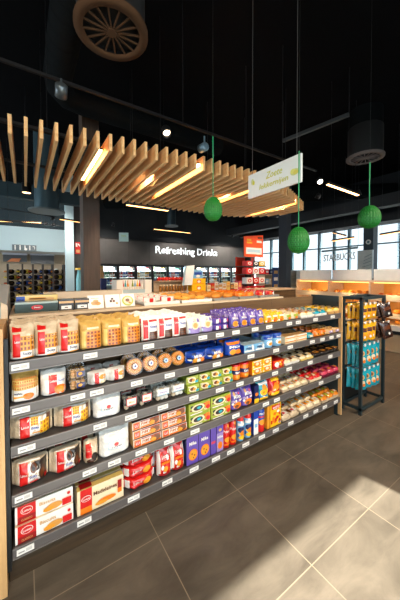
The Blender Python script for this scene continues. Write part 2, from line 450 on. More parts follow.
ORD = ['first', 'second', 'third', 'fourth', 'fifth', 'sixth', 'seventh', 'eighth', 'ninth', 'tenth', 'eleventh', 'twelfth', 'thirteenth', 'fourteenth', 'fifteenth', 'sixteenth', 'seventeenth', 'eighteenth', 'nineteenth', 'twentieth',
       'twenty-first', 'twenty-second', 'twenty-third', 'twenty-fourth']
ROWS = ['front row', 'second row', 'third row', 'fourth row', 'fifth row', 'sixth row']
TIER = {1: [''], 2: [' lower tier', ' upper tier'], 3: [' lowest tier', ' middle tier', ' topmost tier'], 4: [' lowest tier', ' second tier', ' third tier', ' topmost tier']}
SHELF_Z = {1: 1.088, 2: 0.882, 3: 0.692, 4: 0.461, 5: 0.205}
SHELF_NAME = {1: 'top shelf', 2: 'second shelf', 3: 'middle shelf', 4: 'fourth shelf', 5: 'bottom shelf'}
FRONT_Y = 1.522
BACK_Y = 1.826
def px_x(px): return at_y(px, 330, FRONT_Y).x

def stock(shelf, p0, p1, n, h, name, cat, desc, spec, rows=1, tiers=1, d=None, shift=0.0, jit=0.03, tip=(), gap=0.96, stag=0.0, step=None):
    xa, xb = px_x(p0), px_x(p1); w = (xb - xa) / n
    d = d or min(0.09, (BACK_Y - FRONT_Y) / rows * 0.94)
    stp = step or d * 1.04
    rows = min(rows, int((BACK_Y - FRONT_Y - shift - d + 0.002) / stp) + 1)
    proto = make(name, spec, w * gap, h, d); used = False
    for r in range(rows):
        for i in range(n):
            for t in range(tiers):
                o = dup(proto) if used else proto
                used = True
                x = xa + w * (i + .5); z = SHELF_Z[shelf] + 0.0008 + t * (h + 0.0012)
                a = random.uniform(-jit, jit)
                o.location = (x, FRONT_Y + shift + r * stp + (stag * t), z)
                o.rotation_euler = (0, 0, a)
                if r == 0 and i in tip:
                    o.rotation_euler = (0, 0.42, 0.05); o.location.z += 0.0; o.location.x -= 0.03
                lab = '%s from end post, %s%s, %s' % (desc if n == 1 else ORD[i] + ' ' + desc, ROWS[r], TIER[tiers][t], SHELF_NAME[shelf])
                if n == 1: lab = '%s, %s%s of the %s' % (desc, ROWS[r], TIER[tiers][t], SHELF_NAME[shelf])
                tag(o, lab, cat, '%ss on the %s' % (desc, SHELF_NAME[shelf]) if n * rows * tiers > 1 else None)

R = 'red'
suzy = dict(form='bag', base='film', art=[('waffles:w', .4, .25, .97, .68, 'amber', 'wafdark', 4, 3), ('label:r', .02, .0, .98, .25, 'white'), ('label:r', .12, .0, .42, .74, R), ('label:r', .1, .8, .46, .92, R),
    ('label:t', 'Suzy', .5, .12, .86, .22, 'navy'), ('label:r', .5, .04, .95, .075, 'amber'), ('label:t', 'Lotus', .19, .5, .4, .57, 'white')])
PAL['honey'] = (208, 166, 88)
goud = dict(form='bag', base='honey', art=[('waffles:w', .24, .06, .9, .66, 'waffle', 'wafdark', 4, 5), ('r', .05, .02, .2, .66, 'ltyel'), ('r', .28, .72, .82, .78, 'cream')])
suzychoc = dict(form='bag', base='white', art=[('label:r', .06, .02, .34, .86, R), ('waffles:w', .4, .05, .92, .38, 'choc', 'brown', 4, 3), ('label:t', 'Suzy', .42, .5, .9, .64, 'blue'), ('label:t', 'Lotus', .09, .6, .32, .68, 'white'), ('label:r', .4, .78, .9, .86, R)])
stock(1, 9, 80, 3, .168, 'waffle_bag', 'waffles', 'red-banded waffle bag', suzy, rows=3, d=.095, gap=1.0)
stock(1, 81, 142, 3, .155, 'waffle_bag', 'waffles', 'golden-film waffle bag', goud, rows=3, d=.095, gap=1.0)
stock(1, 143, 188, 3, .15, 'waffle_bag', 'waffles', 'white chocolate-waffle bag', suzychoc, rows=5, d=.058, gap=1.0)
lilacpack = dict(busy=['lilac', 'paleblue', 'purple', 'cream'], form='bag', base='white', art=[('r', .04, .02, .96, .4, 'lilac'), ('c', .5, .55, .3, .24, 'cream'), ('c', .5, .55, .2, .16, 'tan')])
stock(1, 189, 214, 2, .11, 'cookie_bag', 'cookies', 'white-and-lilac cookie bag', lilacpack, rows=4, d=.07)
stock(1, 215, 230, 2, .045, 'biscuit_pack', 'biscuits', 'flat lilac biscuit pack', dict(form='pillow', base='purple', art=[('r', .2, .2, .5, .8, 'white'), ('c', .7, .5, .1, .3, 'pink')]), rows=4, tiers=2, d=.072)
purp = dict(busy=['lilac', 'navy', 'purple', 'white'], form='bag', base='purple', art=[('c', .5, .3, .3, .2, 'amber'), ('c', .5, .3, .18, .12, 'orange'), ('t', 'Milka', .2, .6, .8, .74, 'white'), ('r', .1, .02, .9, .08, 'lilac')])
stock(1, 231, 265, 4, .115, 'biscuit_pouch', 'biscuits', 'purple biscuit pouch', purp, rows=5, d=.058)
stock(1, 266, 285, 3, .08, 'biscuit_pouch', 'biscuits', 'yellow biscuit pouch', dict(busy=['amber', 'white', 'orange', 'ltyel'], form='bag', base='yellow', art=[('c', .5, .35, .25, .2, 'orange'), ('r', .15, .62, .85, .76, 'white'), ('c', .3, .2, .12, .1, 'red')]), rows=5, d=.058)
stock(1, 286, 300, 2, .062, 'snack_pack', 'snacks', 'pale green wrapped snack pack', dict(busy=['lime', 'white', 'green', 'amber'], form='pillow', base='cream', art=[('r', .15, .45, .85, .8, 'lime'), ('c', .5, .3, .18, .18, 'orange')]), rows=5, d=.058)
stock(1, 301, 314, 2, .055, 'snack_tray', 'snacks', 'red-and-cream snack tray', dict(form='flat', base='white', fill='cream', fill2='amber', label='white', mark='red'), rows=4, d=.072)
stock(1, 315, 327, 2, .05, 'snack_tray', 'snacks', 'teal-striped snack tray', dict(form='flat', base='white', fill='teal', fill2='cream', label='teal', mark='white'), rows=4, d=.072)
stock(1, 328, 341, 2, .06, 'snack_tray', 'snacks', 'yellow-topped snack tray', dict(form='flat', base='tan', fill='ltyel', fill2='yellow', label='cream', mark='brown'), rows=4, d=.072)
# second shelf
wst = dict(form='bag', base='honey', art=[('waffles:w', .03, .47, .97, .56, 'ltyel', 'caramel', 11, 1), ('waffles:w', .03, .57, .97, .66, 'tan', 'waffle', 11, 1), ('waffles:w', .04, .67, .96, .76, 'ltyel', 'caramel', 11, 1), ('waffles:w', .06, .77, .94, .85, 'tan', 'waffle', 11, 1),  ('label:r', .02, .02, .98, .46, 'white'), ('label:c', .62, .22, .2, .12, 'orange'), ('label:r', .1, .18, .5, .24, 'amber'), ('label:t', 'wafels', .1, .3, .4, .38, 'navy')])
stock(2, 9, 38.5, 1, .135, 'waffle_bag', 'waffles', 'clear bag of stacked waffles with white label', wst, rows=2, d=.12)
stro = dict(form='bag', base='white', art=[('label:r', .3, .02, .62, .82, R), ('c', .75, .24, .24, .2, 'orange'), ('c', .75, .24, .15, .12, 'amber'), ('label:t', 'Lotus', .34, .56, .6, .66, 'white'), ('t', 'Suzy', .66, .55, .92, .65, 'blue')])
stock(2, 39.5, 66.5, 1, .125, 'waffle_bag', 'waffles', 'white bag with red band and orange waffle', stro, rows=2, d=.1)
stock(2, 68, 87, 1, .06, 'biscuit_tub', 'biscuits', 'square tub of biscuits with navy label', dict(form='tub', fill='biscuit', fill2='tan', art=[('label:r', .4, .2, .9, .75, 'navy'), ('label:c', .62, .5, .12, .16, 'amber')]), rows=2, tiers=2, d=.1)
stock(2, 88, 127, 2, .075, 'cake_pack', 'cakes', 'white cake pack with red stripe', dict(form='pillow', base='white', art=[('r', .3, .08, .52, .92, R), ('c', .72, .62, .2, .2, 'amber'), ('r', .6, .15, .92, .35, 'cream')]), rows=2, d=.1)
stock(2, 127.5, 160, 2, .118, 'ring_cake_pack', 'cakes', 'clear round pack of orange ring cake', dict(form='disc', fill='waffle', fill2='amber', dot='white'), rows=2, d=.1)
stock(2, 160.5, 187, 2, .115, 'ring_cake_pack', 'cakes', 'smaller clear pack of amber ring cake', dict(form='disc', fill='amber', fill2='waffle', dot='paleblue'), rows=2, d=.1)
bl = dict(busy=['navy', 'ltblue', 'white', 'amber', 'navy'], form='pillow', base='blue', art=[('t', 'Milk', .3, .5, .7, .72, 'white'), ('c', .35, .32, .12, .2, 'amber'), ('c', .52, .25, .1, .18, 'white'), ('c', .7, .3, .1, .18, 'orange')])
stock(2, 188, 227, 2, .085, 'biscuit_pack', 'biscuits', 'blue biscuit pack', bl, rows=3, d=.09)
stock(2, 228, 243, 1, .115, 'biscuit_pack', 'biscuits', 'tall blue-and-orange biscuit pack', dict(form='bag', base='blue', art=[('r', .05, .72, .95, .86, 'orange'), ('t', 'Milk', .15, .5, .85, .66, 'white'), ('c', .35, .25, .22, .18, 'amber'), ('c', .68, .25, .2, .16, 'orange')]), rows=3, d=.09)
stock(2, 244, 265, 2, .06, 'biscuit_box', 'biscuits', 'low light-blue biscuit box', dict(busy=['white', 'blue', 'paleblue', 'ltblue'], form='box', base='ltblue', top='paleblue', side='blue', art=[('r', .05, .1, .95, .3, 'white'), ('t', 'mini', .2, .4, .7, .75, 'navy'), ('c', .82, .55, .1, .25, 'white')]), rows=3, d=.09)
stock(2, 266, 284, 2, .11, 'biscuit_tub', 'biscuits', 'tall blue biscuit tub', dict(form='tube', base='ltblue', lid='blue', art=[('r', .0, .62, 1, .86, 'blue'), ('c', .5, .35, .25, .2, 'white'), ('c', .5, .3, .14, .12, 'amber'), ('t', 'milk', .3, .68, .7, .8, 'white')]), rows=2, d=.1)
stock(2, 285, 307, 2, .032, 'wafer_pack', 'biscuits', 'cream wafer pack', dict(form='box', base='cream', top='tan', art=[('r', .0, .35, 1, .6, 'waffle'), ('r', .2, .65, .8, .95, 'white')]), rows=3, tiers=2, d=.09)
stock(2, 308, 315, 1, .05, 'wafer_pack', 'biscuits', 'small turquoise wafer pack', dict(form='pillow', base='teal', art=[('r', .2, .3, .8, .7, 'cream')]), rows=3, d=.09)
stock(2, 316, 327, 2, .06, 'sweet_pack', 'sweets', 'orange-and-brown sweet pack', dict(form='pillow', base='orange', art=[('r', .2, .25, .8, .6, 'amber'), ('c', .5, .5, .12, .2, 'brown')]), rows=4, d=.07)
stock(2, 328, 341, 2, .055, 'sweet_pack', 'sweets', 'dusky pink sweet pack', dict(form='pillow', base='tan', art=[('r', .2, .25, .8, .7, 'lilac'), ('c', .5, .5, .12, .2, 'white')]), rows=4, d=.07)
# middle shelf
sz3 = dict(form='pillow', base='film', art=[('r', .2, .04, .84, .96, 'white'), ('r', .84, .1, .95, .9, 'brown'), ('r', .22, .06, .44, .94, R), ('waffles:w', .68, .16, .9, .7, 'yellow', 'caramel', 3, 3), ('waffles:w', .46, .58, .64, .9, 'yellow', 'caramel', 3, 3), ('t', 'Suzy', .47, .38, .66, .54, 'blue'), ('r', .5, .22, .7, .27, 'amber'), ('t', 'Lotus', .25, .56, .42, .68, 'white')])
stock(3, 7, 92, 2, .115, 'waffle_bag', 'waffles', 'white pillow waffle bag with red band', sz3, rows=2, d=.11)
wb = dict(form='bag', base='white', art=[('r', .24, .28, .76, .62, 'paleblue'), ('r', .27, .31, .73, .59, 'white'), ('c', .5, .46, .08, .07, 'red'), ('t', 'royal', .34, .33, .66, .41, 'navy')])
stock(3, 93, 122, 1, .135, 'cake_bag', 'cakes', 'square white cake bag', wb, rows=2, d=.1)
stock(3, 123, 154, 2, .095, 'biscuit_tub', 'biscuits', 'clear tub with red-framed label', dict(form='tub', fill='dark', fill2='film', art=[('label:r', .16, .35, .84, .9, 'red'), ('label:r', .2, .41, .8, .84, 'white'), ('label:t', 'Mini', .3, .5, .7, .7, 'tan')]), rows=2, d=.1)
stock(3, 155, 186, 2, .1, 'biscuit_tub', 'biscuits', 'clear tub with blue-edged label', dict(form='tub', fill='white', fill2='film', art=[('label:r', .12, .5, .88, .9, 'white'), ('label:r', .12, .46, .88, .5, 'ltblue'), ('label:t', 'Sweet', .25, .6, .75, .76, 'lilac')]), rows=2, d=.1)
gr = dict(busy=['green', 'cream', 'brown', 'dkgreen', 'amber'], form='box', base='lime', top='green', side='green', art=[('c', .45, .5, .34, .38, 'cream'), ('c', .4, .52, .2, .22, 'brown'), ('c', .56, .45, .12, .16, 'amber'), ('r', .7, .12, .95, .4, 'teal'), ('t', 'bio', .06, .78, .3, .95, 'white')])
stock(3, 187, 233, 4, .055, 'cookie_pack', 'cookies', 'lime-green cookie pack', gr, rows=2, tiers=2, d=.12, stag=.012)
stock(3, 233.6, 251, 2, .115, 'biscuit_tube', 'biscuits', 'orange biscuit tube', dict(form='tube', base='orange', lid='red', art=[('r', 0, .35, 1, .62, 'navy'), ('t', 'tuc', .3, .4, .7, .56, 'white'), ('c', .5, .2, .2, .12, 'amber')]), rows=2, d=.08)
stock(3, 252, 272, 2, .055, 'cookie_pack', 'cookies', 'yellow-and-orange cookie pack', dict(busy=['amber', 'white', 'brown', 'orange'], form='box', base='yellow', top='amber', side='orange', art=[('c', .5, .5, .3, .36, 'orange'), ('c', .5, .5, .18, .22, 'cream'), ('r', .1, .82, .9, .95, 'white')]), rows=2, tiers=2, d=.12)
stock(3, 273, 284, 1, .07, 'cookie_pack', 'cookies', 'red cookie pack with white mark', dict(busy=['amber', 'dkred', 'white', 'orange'], form='box', base='red', top='dkred', art=[('c', .35, .5, .2, .3, 'white'), ('c', .7, .45, .14, .2, 'amber'), ('r', .1, .8, .9, .92, 'orange')]), rows=2, d=.12)
stock(3, 285, 300, 2, .045, 'snack_tray', 'snacks', 'cream-and-white snack tray', dict(form='flat', base='white', fill='cream', fill2='brown', label='white', mark='amber'), rows=3, d=.09)
stock(3, 301, 314, 2, .042, 'snack_tray', 'snacks', 'pale yellow snack tray', dict(form='flat', base='ltyel', fill='cream', fill2='black', label='ltyel', mark='white'), rows=3, d=.09)
stock(3, 315, 341, 4, .035, 'snack_tray', 'snacks', 'dark chocolate tray with gold label', dict(form='flat', base='black', fill='dark', fill2='choc', label='amber', mark='black'), rows=3, d=.09)
# fourth shelf
sz4 = dict(form='pillow', base='film', art=[('r', .18, .04, .76, .96, 'white'), ('r', .6, .55, .96, .92, 'dark'), ('r', .84, .1, .95, .6, 'dark'), ('r', .2, .06, .42, .94, R), ('c', .82, .42, .1, .26, 'choc'), ('c', .82, .42, .06, .16, 'brown'), ('c', .58, .7, .09, .2, 'brown'), ('c', .58, .7, .05, .12, 'dark'), ('r', .88, .1, .95, .3, 'red'), ('t', 'Suzy', .46, .3, .68, .46, 'blue'), ('r', .46, .16, .7, .21, 'red'), ('t', 'Lotus', .23, .5, .4, .62, 'white')])
stock(4, 8, 82, 2, .125, 'waffle_bag', 'waffles', 'white bag of dark waffles', sz4, rows=2, d=.11)
stock(4, 83, 98, 1, .12, 'waffle_bag', 'waffles', 'narrow red-banded bag of dark biscuits', dict(form='bag', base='film', art=[('r', .1, .3, .5, .85, R), ('c', .7, .3, .22, .2, 'dark'), ('c', .4, .15, .25, .12, 'choc')]), rows=2, d=.1)
stock(4, 99, 131, 1, .14, 'cake_bag', 'cakes', 'tall white cake bag', wb, rows=2, d=.1)
lu = dict(form='box', base='white', top='brown', side='tan', art=[('r', .62, .28, .98, .95, 'caramel'), ('r', .28, .82, .98, .96, 'dkred'), ('r', .02, .05, .26, .95, 'orange'), ('r', .06, .2, .22, .8, 'red'), ('t', 'LU', .08, .35, .2, .68, 'white'), ('t', "PiM's", .3, .4, .62, .78, 'caramel'), ('r', .28, .08, .98, .28, 'orange'), ('c', .82, .5, .14, .36, 'brown'), ('c', .7, .4, .1, .26, 'amber')])
stock(4, 132, 187, 2, .047, 'biscuit_box', 'biscuits', 'orange-and-white biscuit box', lu, rows=2, tiers=3, d=.1, stag=.01)
grb = dict(busy=['green', 'red', 'brown', 'amber', 'dkgreen', 'cream'], form='box', base='lime', top='green', side='green', art=[('c', .42, .5, .3, .34, 'cream'), ('c', .42, .5, .22, .22, 'dark'), ('c', .46, .5, .1, .12, 'teal'), ('c', .86, .62, .12, .26, 'orange'), ('c', .88, .36, .1, .2, 'red'), ('r', .04, .84, .9, .96, 'green'), ('r', .05, .04, .6, .12, 'white')])
stock(4, 188, 231, 2, .078, 'cookie_box', 'cookies', 'large lime-green cookie box', grb, rows=2, tiers=2, d=.12)
pou = dict(busy=['lilac', 'navy', 'white', 'purple', 'tan'], form='bag', base='purple', art=[('t', 'Milka', .2, .62, .8, .78, 'white'), ('c', .5, .25, .34, .17, 'orange'), ('c', .42, .2, .16, .1, 'brown'), ('c', .7, .82, .06, .05, 'pink')])
stock(4, 232, 254, 2, .145, 'cookie_pouch', 'cookies', 'purple cookie pouch', pou, rows=2, d=.08)
stock(4, 254.6, 259, 1, .14, 'snack_box', 'snacks', 'narrow navy snack box with yellow foot', dict(form='box', base='navy', art=[('r', 0, 0, 1, .25, 'yellow'), ('c', .5, .5, .35, .1, 'orange')]), rows=2, d=.1)
stock(4, 259.5, 270.5, 1, .155, 'snack_box', 'snacks', 'sky-blue snack box with yellow bear shape', dict(busy=['ltblue', 'blue', 'white', 'teal'], form='bag', base='teal', art=[('r', .02, .02, .98, .16, 'yellow'), ('c', .5, .45, .36, .2, 'yellow'), ('c', .5, .66, .22, .12, 'amber'), ('r', .1, .8, .9, .9, 'white'), ('c', .4, .42, .1, .06, 'orange')]), rows=2, d=.1)
stock(4, 271, 282, 1, .16, 'snack_box', 'snacks', 'red snack box with yellow foot', dict(busy=['dkred', 'orange', 'amber', 'red'], form='bag', base='red', art=[('r', .02, .02, .98, .2, 'yellow'), ('c', .5, .45, .3, .18, 'amber'), ('c', .5, .62, .2, .08, 'orange'), ('r', .15, .78, .85, .9, 'yellow'), ('c', .35, .35, .1, .06, 'white')]), rows=2, d=.1)
stock(4, 283, 309, 4, .045, 'snack_tray', 'snacks', 'white snack tray with orange mark', dict(form='flat', base='film', fill='cream', fill2='tan', label='white', mark='orange'), rows=3, d=.09)
stock(4, 310, 322, 2, .055, 'snack_tray', 'snacks', 'red sweet tray', dict(form='flat', base='cream', fill='red', fill2='cream', label='red', mark='amber'), rows=3, d=.09)
stock(4, 323, 341, 3, .06, 'snack_tray', 'snacks', 'crimson berry sweet tray', dict(form='flat', base='plum', fill='pink', fill2='plum', label='pink', mark='amber'), rows=3, d=.09)
# bottom shelf
lot = dict(form='box', base='white', top='cream', side='tan', art=[('r', .04, .0, .34, 1, R), ('r', .04, .0, .34, .36, 'dkred'), ('c', .19, .66, .1, .22, 'white'), ('c', .19, .66, .09, .19, R), ('t', 'Lotus', .12, .6, .26, .74, 'white'), ('t', 'CLASSICO', .1, .12, .28, .24, 'tan'), ('t', 'Biscuits', .4, .6, .68, .8, 'tan'), ('c', .66, .3, .14, .2, 'biscuit'), ('c', .56, .22, .1, .14, 'amber'), ('r', .8, .1, .97, .5, 'red'), ('c', .92, .75, .03, .09, 'red'), ('T', .04, .34, R)])
stock(5, 10, 72, 1, .085, 'biscuit_pack', 'biscuits', 'long white biscuit pack with red end', lot, rows=2, tiers=2, d=.13, jit=.02, stag=.012)
mad = dict(form='box', base='cream', top='ltyel', side='cream', art=[('r', .06, .0, .3, 1, R), ('r', .06, .0, .3, .25, 'orange'), ('c', .18, .6, .1, .12, 'white'), ('c', .18, .6, .09, .1, R), ('t', 'Lotus', .11, .56, .25, .64, 'white'), ('t', 'Madeleines', .33, .6, .84, .76, 'brown'), ('c', .62, .26, .2, .1, 'orange'), ('c', .5, .2, .14, .08, 'amber'), ('r', .86, .3, .95, .75, 'orange'), ('r', .86, .5, .95, .85, 'dkred'), ('T', .06, .3, 'dkred')])
stock(5, 74, 123, 1, .132, 'biscuit_box', 'biscuits', 'cream biscuit box with red band', mad, rows=5, d=.034, jit=.0, step=.05)
can = dict(form='pillow', base='red', art=[('r', .0, .1, .14, .9, 'white'), ('r', .88, .1, 1, .9, 'white'), ('t', 'Lotus', .24, .45, .5, .75, 'white'), ('c', .68, .45, .14, .3, 'amber'), ('r', .2, .16, .6, .26, 'dkred')])
stock(5, 124, 157, 1, .062, 'biscuit_pack', 'biscuits', 'red biscuit pack with white ends', can, rows=2, tiers=3, d=.11, jit=.02, stag=.01)
rb = dict(busy=['dkred', 'orange', 'white', 'red'], form='bag', base='red', art=[('r', .0, .02, .14, .92, 'white'), ('r', .88, .02, 1, .92, 'white'), ('t', 'Lotus', .25, .68, .75, .78, 'white'), ('r', .22, .46, .78, .56, 'orange'), ('c', .5, .28, .18, .1, 'amber'), ('r', .2, .06, .8, .14, 'dkred')])
stock(5, 158, 185, 2, .17, 'biscuit_bag', 'biscuits', 'red standing biscuit bag', rb, rows=2, d=.09)
pb = dict(form='box', base='purple', top='lilac', side='navy', art=[('c', .55, .32, .38, .2, 'orange'), ('c', .55, .32, .3, .16, 'amber'), ('c', .45, .36, .05, .03, 'brown'), ('c', .66, .3, .05, .03, 'brown'), ('c', .56, .22, .05, .03, 'brown'), ('t', 'Milka', .2, .68, .8, .8, 'white')])
stock(5, 186, 210, 2, .195, 'cookie_box', 'cookies', 'purple cookie box', pb, rows=3, d=.06, jit=.01)
stock(5, 210.6, 216, 1, .19, 'cookie_box', 'cookies', 'slim plain purple box', dict(form='box', base='purple', art=[('r', .1, .4, .9, .5, 'pink')]), rows=3, d=.06, jit=.01)
stock(5, 216.6, 223.4, 1, .19, 'cookie_box', 'cookies', 'purple box with orange biscuit', dict(form='box', base='lilac', side='purple', art=[('r', 0, .72, 1, 1, 'purple'), ('c', .5, .24, .36, .14, 'orange'), ('t', 'Milka', .1, .52, .9, .62, 'white'), ('c', .5, .84, .25, .06, 'tan')]), rows=3, d=.06, jit=.01)
stock(5, 224, 238, 2, .19, 'biscuit_tube', 'biscuits', 'tall red biscuit tube', dict(busy=['dkred', 'orange', 'red', 'amber'], form='tube', lid='dkred', base='red', art=[('c', .5, .32, .28, .1, 'amber'), ('t', 'Prince', .1, .6, .9, .7, 'white'), ('r', .2, .1, .8, .16, 'orange')]), rows=3, d=.06, jit=.01)
stock(5, 238.6, 253.4, 2, .195, 'biscuit_tube', 'biscuits', 'tall sky-blue biscuit tube', dict(busy=['white', 'blue', 'yellow', 'navy'], form='tube', lid='blue', base='ltblue', art=[('r', 0, .8, 1, .98, 'red'), ('c', .4, .45, .3, .12, 'navy'), ('c', .6, .3, .3, .12, 'orange'), ('c', .5, .15, .35, .08, 'yellow'), ('r', .1, .62, .9, .72, 'white')]), rows=3, d=.06, jit=.01)
stock(5, 254, 258.6, 1, .195, 'biscuit_box', 'biscuits', 'narrow white-and-blue box', dict(form='box', base='white', side='blue', art=[('r', 0, .65, 1, 1, 'blue'), ('r', .2, .3, .8, .45, 'ltblue')]), rows=3, d=.06, jit=.01)
stock(5, 259, 267, 1, .195, 'biscuit_tube', 'biscuits', 'blue-and-red biscuit tube', dict(form='tube', base='blue', lid='navy', art=[('r', 0, .0, 1, .3, 'red'), ('c', .5, .4, .3, .12, 'amber'), ('t', 'mix', .25, .72, .75, .82, 'white'), ('r', .1, .6, .9, .66, 'red')]), rows=2, d=.08)
stock(5, 267.5, 270, 1, .19, 'biscuit_box', 'biscuits', 'very slim yellow box', dict(form='box', base='amber'), rows=2, d=.1, jit=.0)
stock(5, 270.5, 281.5, 1, .195, 'biscuit_box', 'biscuits', 'bright yellow biscuit box', dict(busy=['white', 'red', 'orange', 'amber'], form='box', base='yellow', side='amber', art=[('c', .3, .25, .14, .07, 'orange'), ('c', .65, .35, .14, .07, 'red'), ('c', .4, .55, .14, .07, 'orange'), ('c', .7, .62, .12, .06, 'white'), ('r', .1, .76, .9, .92, 'red'), ('t', 'mini', .2, .79, .8, .89, 'white')]), rows=2, d=.1, jit=.01)
stock(5, 283, 300, 2, .05, 'snack_tray', 'snacks', 'clear tray with red-marked label', dict(form='flat', base='film', fill='film', fill2='brown', label='white', mark='red'), rows=3, d=.095)
stock(5, 301, 322, 3, .055, 'snack_tray', 'snacks', 'white tray with yellow mark', dict(form='flat', base='film', fill='cream', fill2='waffle', label='white', mark='yellow'), rows=3, d=.095)
stock(5, 323, 341, 3, .055, 'snack_tray', 'snacks', 'amber waffle tray', dict(form='flat', base='film', fill='waffle', fill2='lime', label='amber', mark='white'), rows=3, d=.095)

# ------------------------------------------------------------------ gondola
GX0, GX1 = -0.082, 2.74
g = tag(empty('gondola_shelving', (1.3, 1.85, 0)), 'long five-shelf shop gondola with grey shelf fronts, brown back and wooden end post', 'shelving')
def gpart(mb, name, parent=g, bevel=0.0):
    o = mb.build(name, parent, bevel=bevel)
    o.location = (-1.3, -1.85, 0) if parent is g else (0, 0, 0)
    return o
DX1, DY1 = 2.24, 2.48
ply = MB().box(GX0, GX1, 1.567, 1.851, 0, 0.150, WOOD_DARK); ply.box(GX0, DX1, 1.852, DY1, 0, .15, WOOD_DARK); gpart(ply, 'plinth')
bp = MB()
for a, b in ((GX0, 0.64), (0.643, 1.34), (1.343, 2.06), (2.063, GX1)): bp.box(a, b, 1.832, 1.85, 0.15, 1.245, WOOD_BROWN)
gpart(bp, 'back_panel')
gpart(MB().box(-0.124, -0.088, 1.50, 1.85, 0, 1.25, WOOD_POST), 'end_panel', bevel=.002)
up = MB().box(-0.0865, -0.070, 1.512, 1.54, 0.1, 1.2, BLACKMETAL)
gpart(up, 'upright')
ep = MB().box(GX1 + .002, GX1 + .018, 1.53, 1.85, 0.0, 1.262, TEAL)
for k in range(9): ep.box(GX1 + .000, GX1 + .003, 1.538, 1.548, 0.62 + .07 * k, .645 + .07 * k, BLACKMETAL)
gpart(ep, 'end_panel')
gpart(MB().box(GX1 + .002, GX1 + .018, 1.495, 1.528, 0.02, 1.262, WOOD_POST), 'post', bevel=.002)
gpart(MB().box(GX0, DX1, 1.852, DY1, 0.15, 1.24, WOOD_BROWN), 'rear_body')
gpart(MB().box(GX0 + .005, DX1 + .01, 1.842, DY1 + .01, 1.247, 1.262, WOOD_DECK), 'deck')
TAGS = {1: [21, 91, 149, 203, 220, 236, 255, 269, 289, 298, 315, 332], 2: [21, 78, 97, 137, 170, 194, 217, 251, 276, 290, 312, 322, 331, 338],
        3: [26, 100, 131, 163, 194, 220, 240, 257, 275, 289, 310, 330], 4: [22, 89, 114, 141, 169, 195, 236, 266, 277, 298, 321, 338],
        5: [23, 83, 133, 167, 194, 216, 231, 246, 262, 276, 291, 306, 316, 325, 336]}
TAGM = M((228, 226, 222), 0.5, var=.02, name='price_paper'); INK = M((150, 148, 146), .6, name='price_ink')
DX = {1: GX1, 2: GX1, 3: GX1, 4: GX1, 5: GX1}
for k in range(1, 6):
    z = SHELF_Z[k]
    sh = gpart(MB().box(GX0 + .016, GX1 - .001, 1.5125, 1.8315, z - .020, z, M((74, 72, 72), .4, .3, name='shelf_steel')), 'shelf')
    rl = MB()
    rl.box(GX0 + .016, GX1 - .001, 1.503, 1.512, z - .048, z + .004, GREYMETAL)
    rl.box(GX0 + .016, GX1 - .001, 1.498, 1.503, z + .000, z + .005, M((120, 116, 114), .4, .2))
    rl.box(GX0 + .016, GX1 - .001, 1.498, 1.503, z - .048, z - .043, M((120, 116, 114), .4, .2))
    rl.build('price_rail', sh)
    for px in TAGS[k]:
        x = at_y(px, 400, 1.5).x; w = .035
        t = MB().box(x - w, x + w, 1.4995, 1.502, z - .037, z - .009, TAGM)
        t.box(x - w * .8, x - w * .1, 1.4990, 1.4996, z - .028, z - .022, INK)
        t.box(x + w * .05, x + w * .75, 1.4990, 1.4996, z - .030, z - .016, M((196, 194, 190), .6))
        t.build('price_tag', sh)

# ------------------------------------------------------------------ goods on the deck
DZ = 1.2628
o = MB(); o.box(-.115, .115, 0, .12, 0, .052, PM('dkgreen')); o.box(-.115, .115, 0, .12, .0522, .064, M((150, 160, 150), .3, .3))
sf = lambda u, v, off=0.0: ((u - .5) * .23, -off, v * .06)
put(o, sf, ('c', .5, .48, .14, .26, 'red'), 0); put(o, sf, ('c', .5, .48, .1, .17, 'dkred'), 1); put(o, sf, ('t', 'Douwe', .43, .42, .57, .56, 'white'), 2)
tag(o.build('coffee_box', loc=(.062, 1.95, DZ)), 'dark green box with red oval badge lying on the deck by the wooden post', 'box')
o = MB(); o.box(-.12, .12, 0, .12, 0, .095, PM('ltyel'))
sf = lambda u, v, off=0.0: ((u - .5) * .24, -off, v * .095)
for p in (('r', 0, .1, .2, .95, 'blue'), ('r', .06, .3, .14, .7, 'white'), ('r', .3, .6, .9, .8, 'tan'), ('r', .3, .72, .7, .85, 'amber')): put(o, sf, p, 1)
tag(o.build('tea_box', loc=(.07, 2.1, DZ)), 'yellow and blue carton standing behind the dark green box', 'box')
for i, (x, dsc) in enumerate(((.225, 'left of the pair'), (.322, 'right of the pair'))):
    r = empty('capsule_box', (x, 1.94, DZ))
    b = MB(); b.box(-.044, .044, 0, .1, 0, .07, PM('dark'), M((120, 126, 118), .35, .2)); b.build('carton', r, bevel=.002)
    t = MB(); t.box(-.044, .044, -.001, .0, .046, .06, PM('tan')); t.box(-.03, .03, -.0015, 0, .008, .03, PM('white')); t.box(-.01, .01, -.0022, -.0015, .016, .022, PM('dark')); t.build('label', r)
    tag(r, 'dark box with tan lid and white label, %s beside green box' % dsc, 'box', 'dark boxes with white labels')
cards = ((.41, 'tan', 'brown', 'first', 'tan biscuits'), (.525, 'choc', 'amber', 'second', 'brown chocolate squares'), (.635, 'lime', 'brown', 'third', 'a lime ring'))
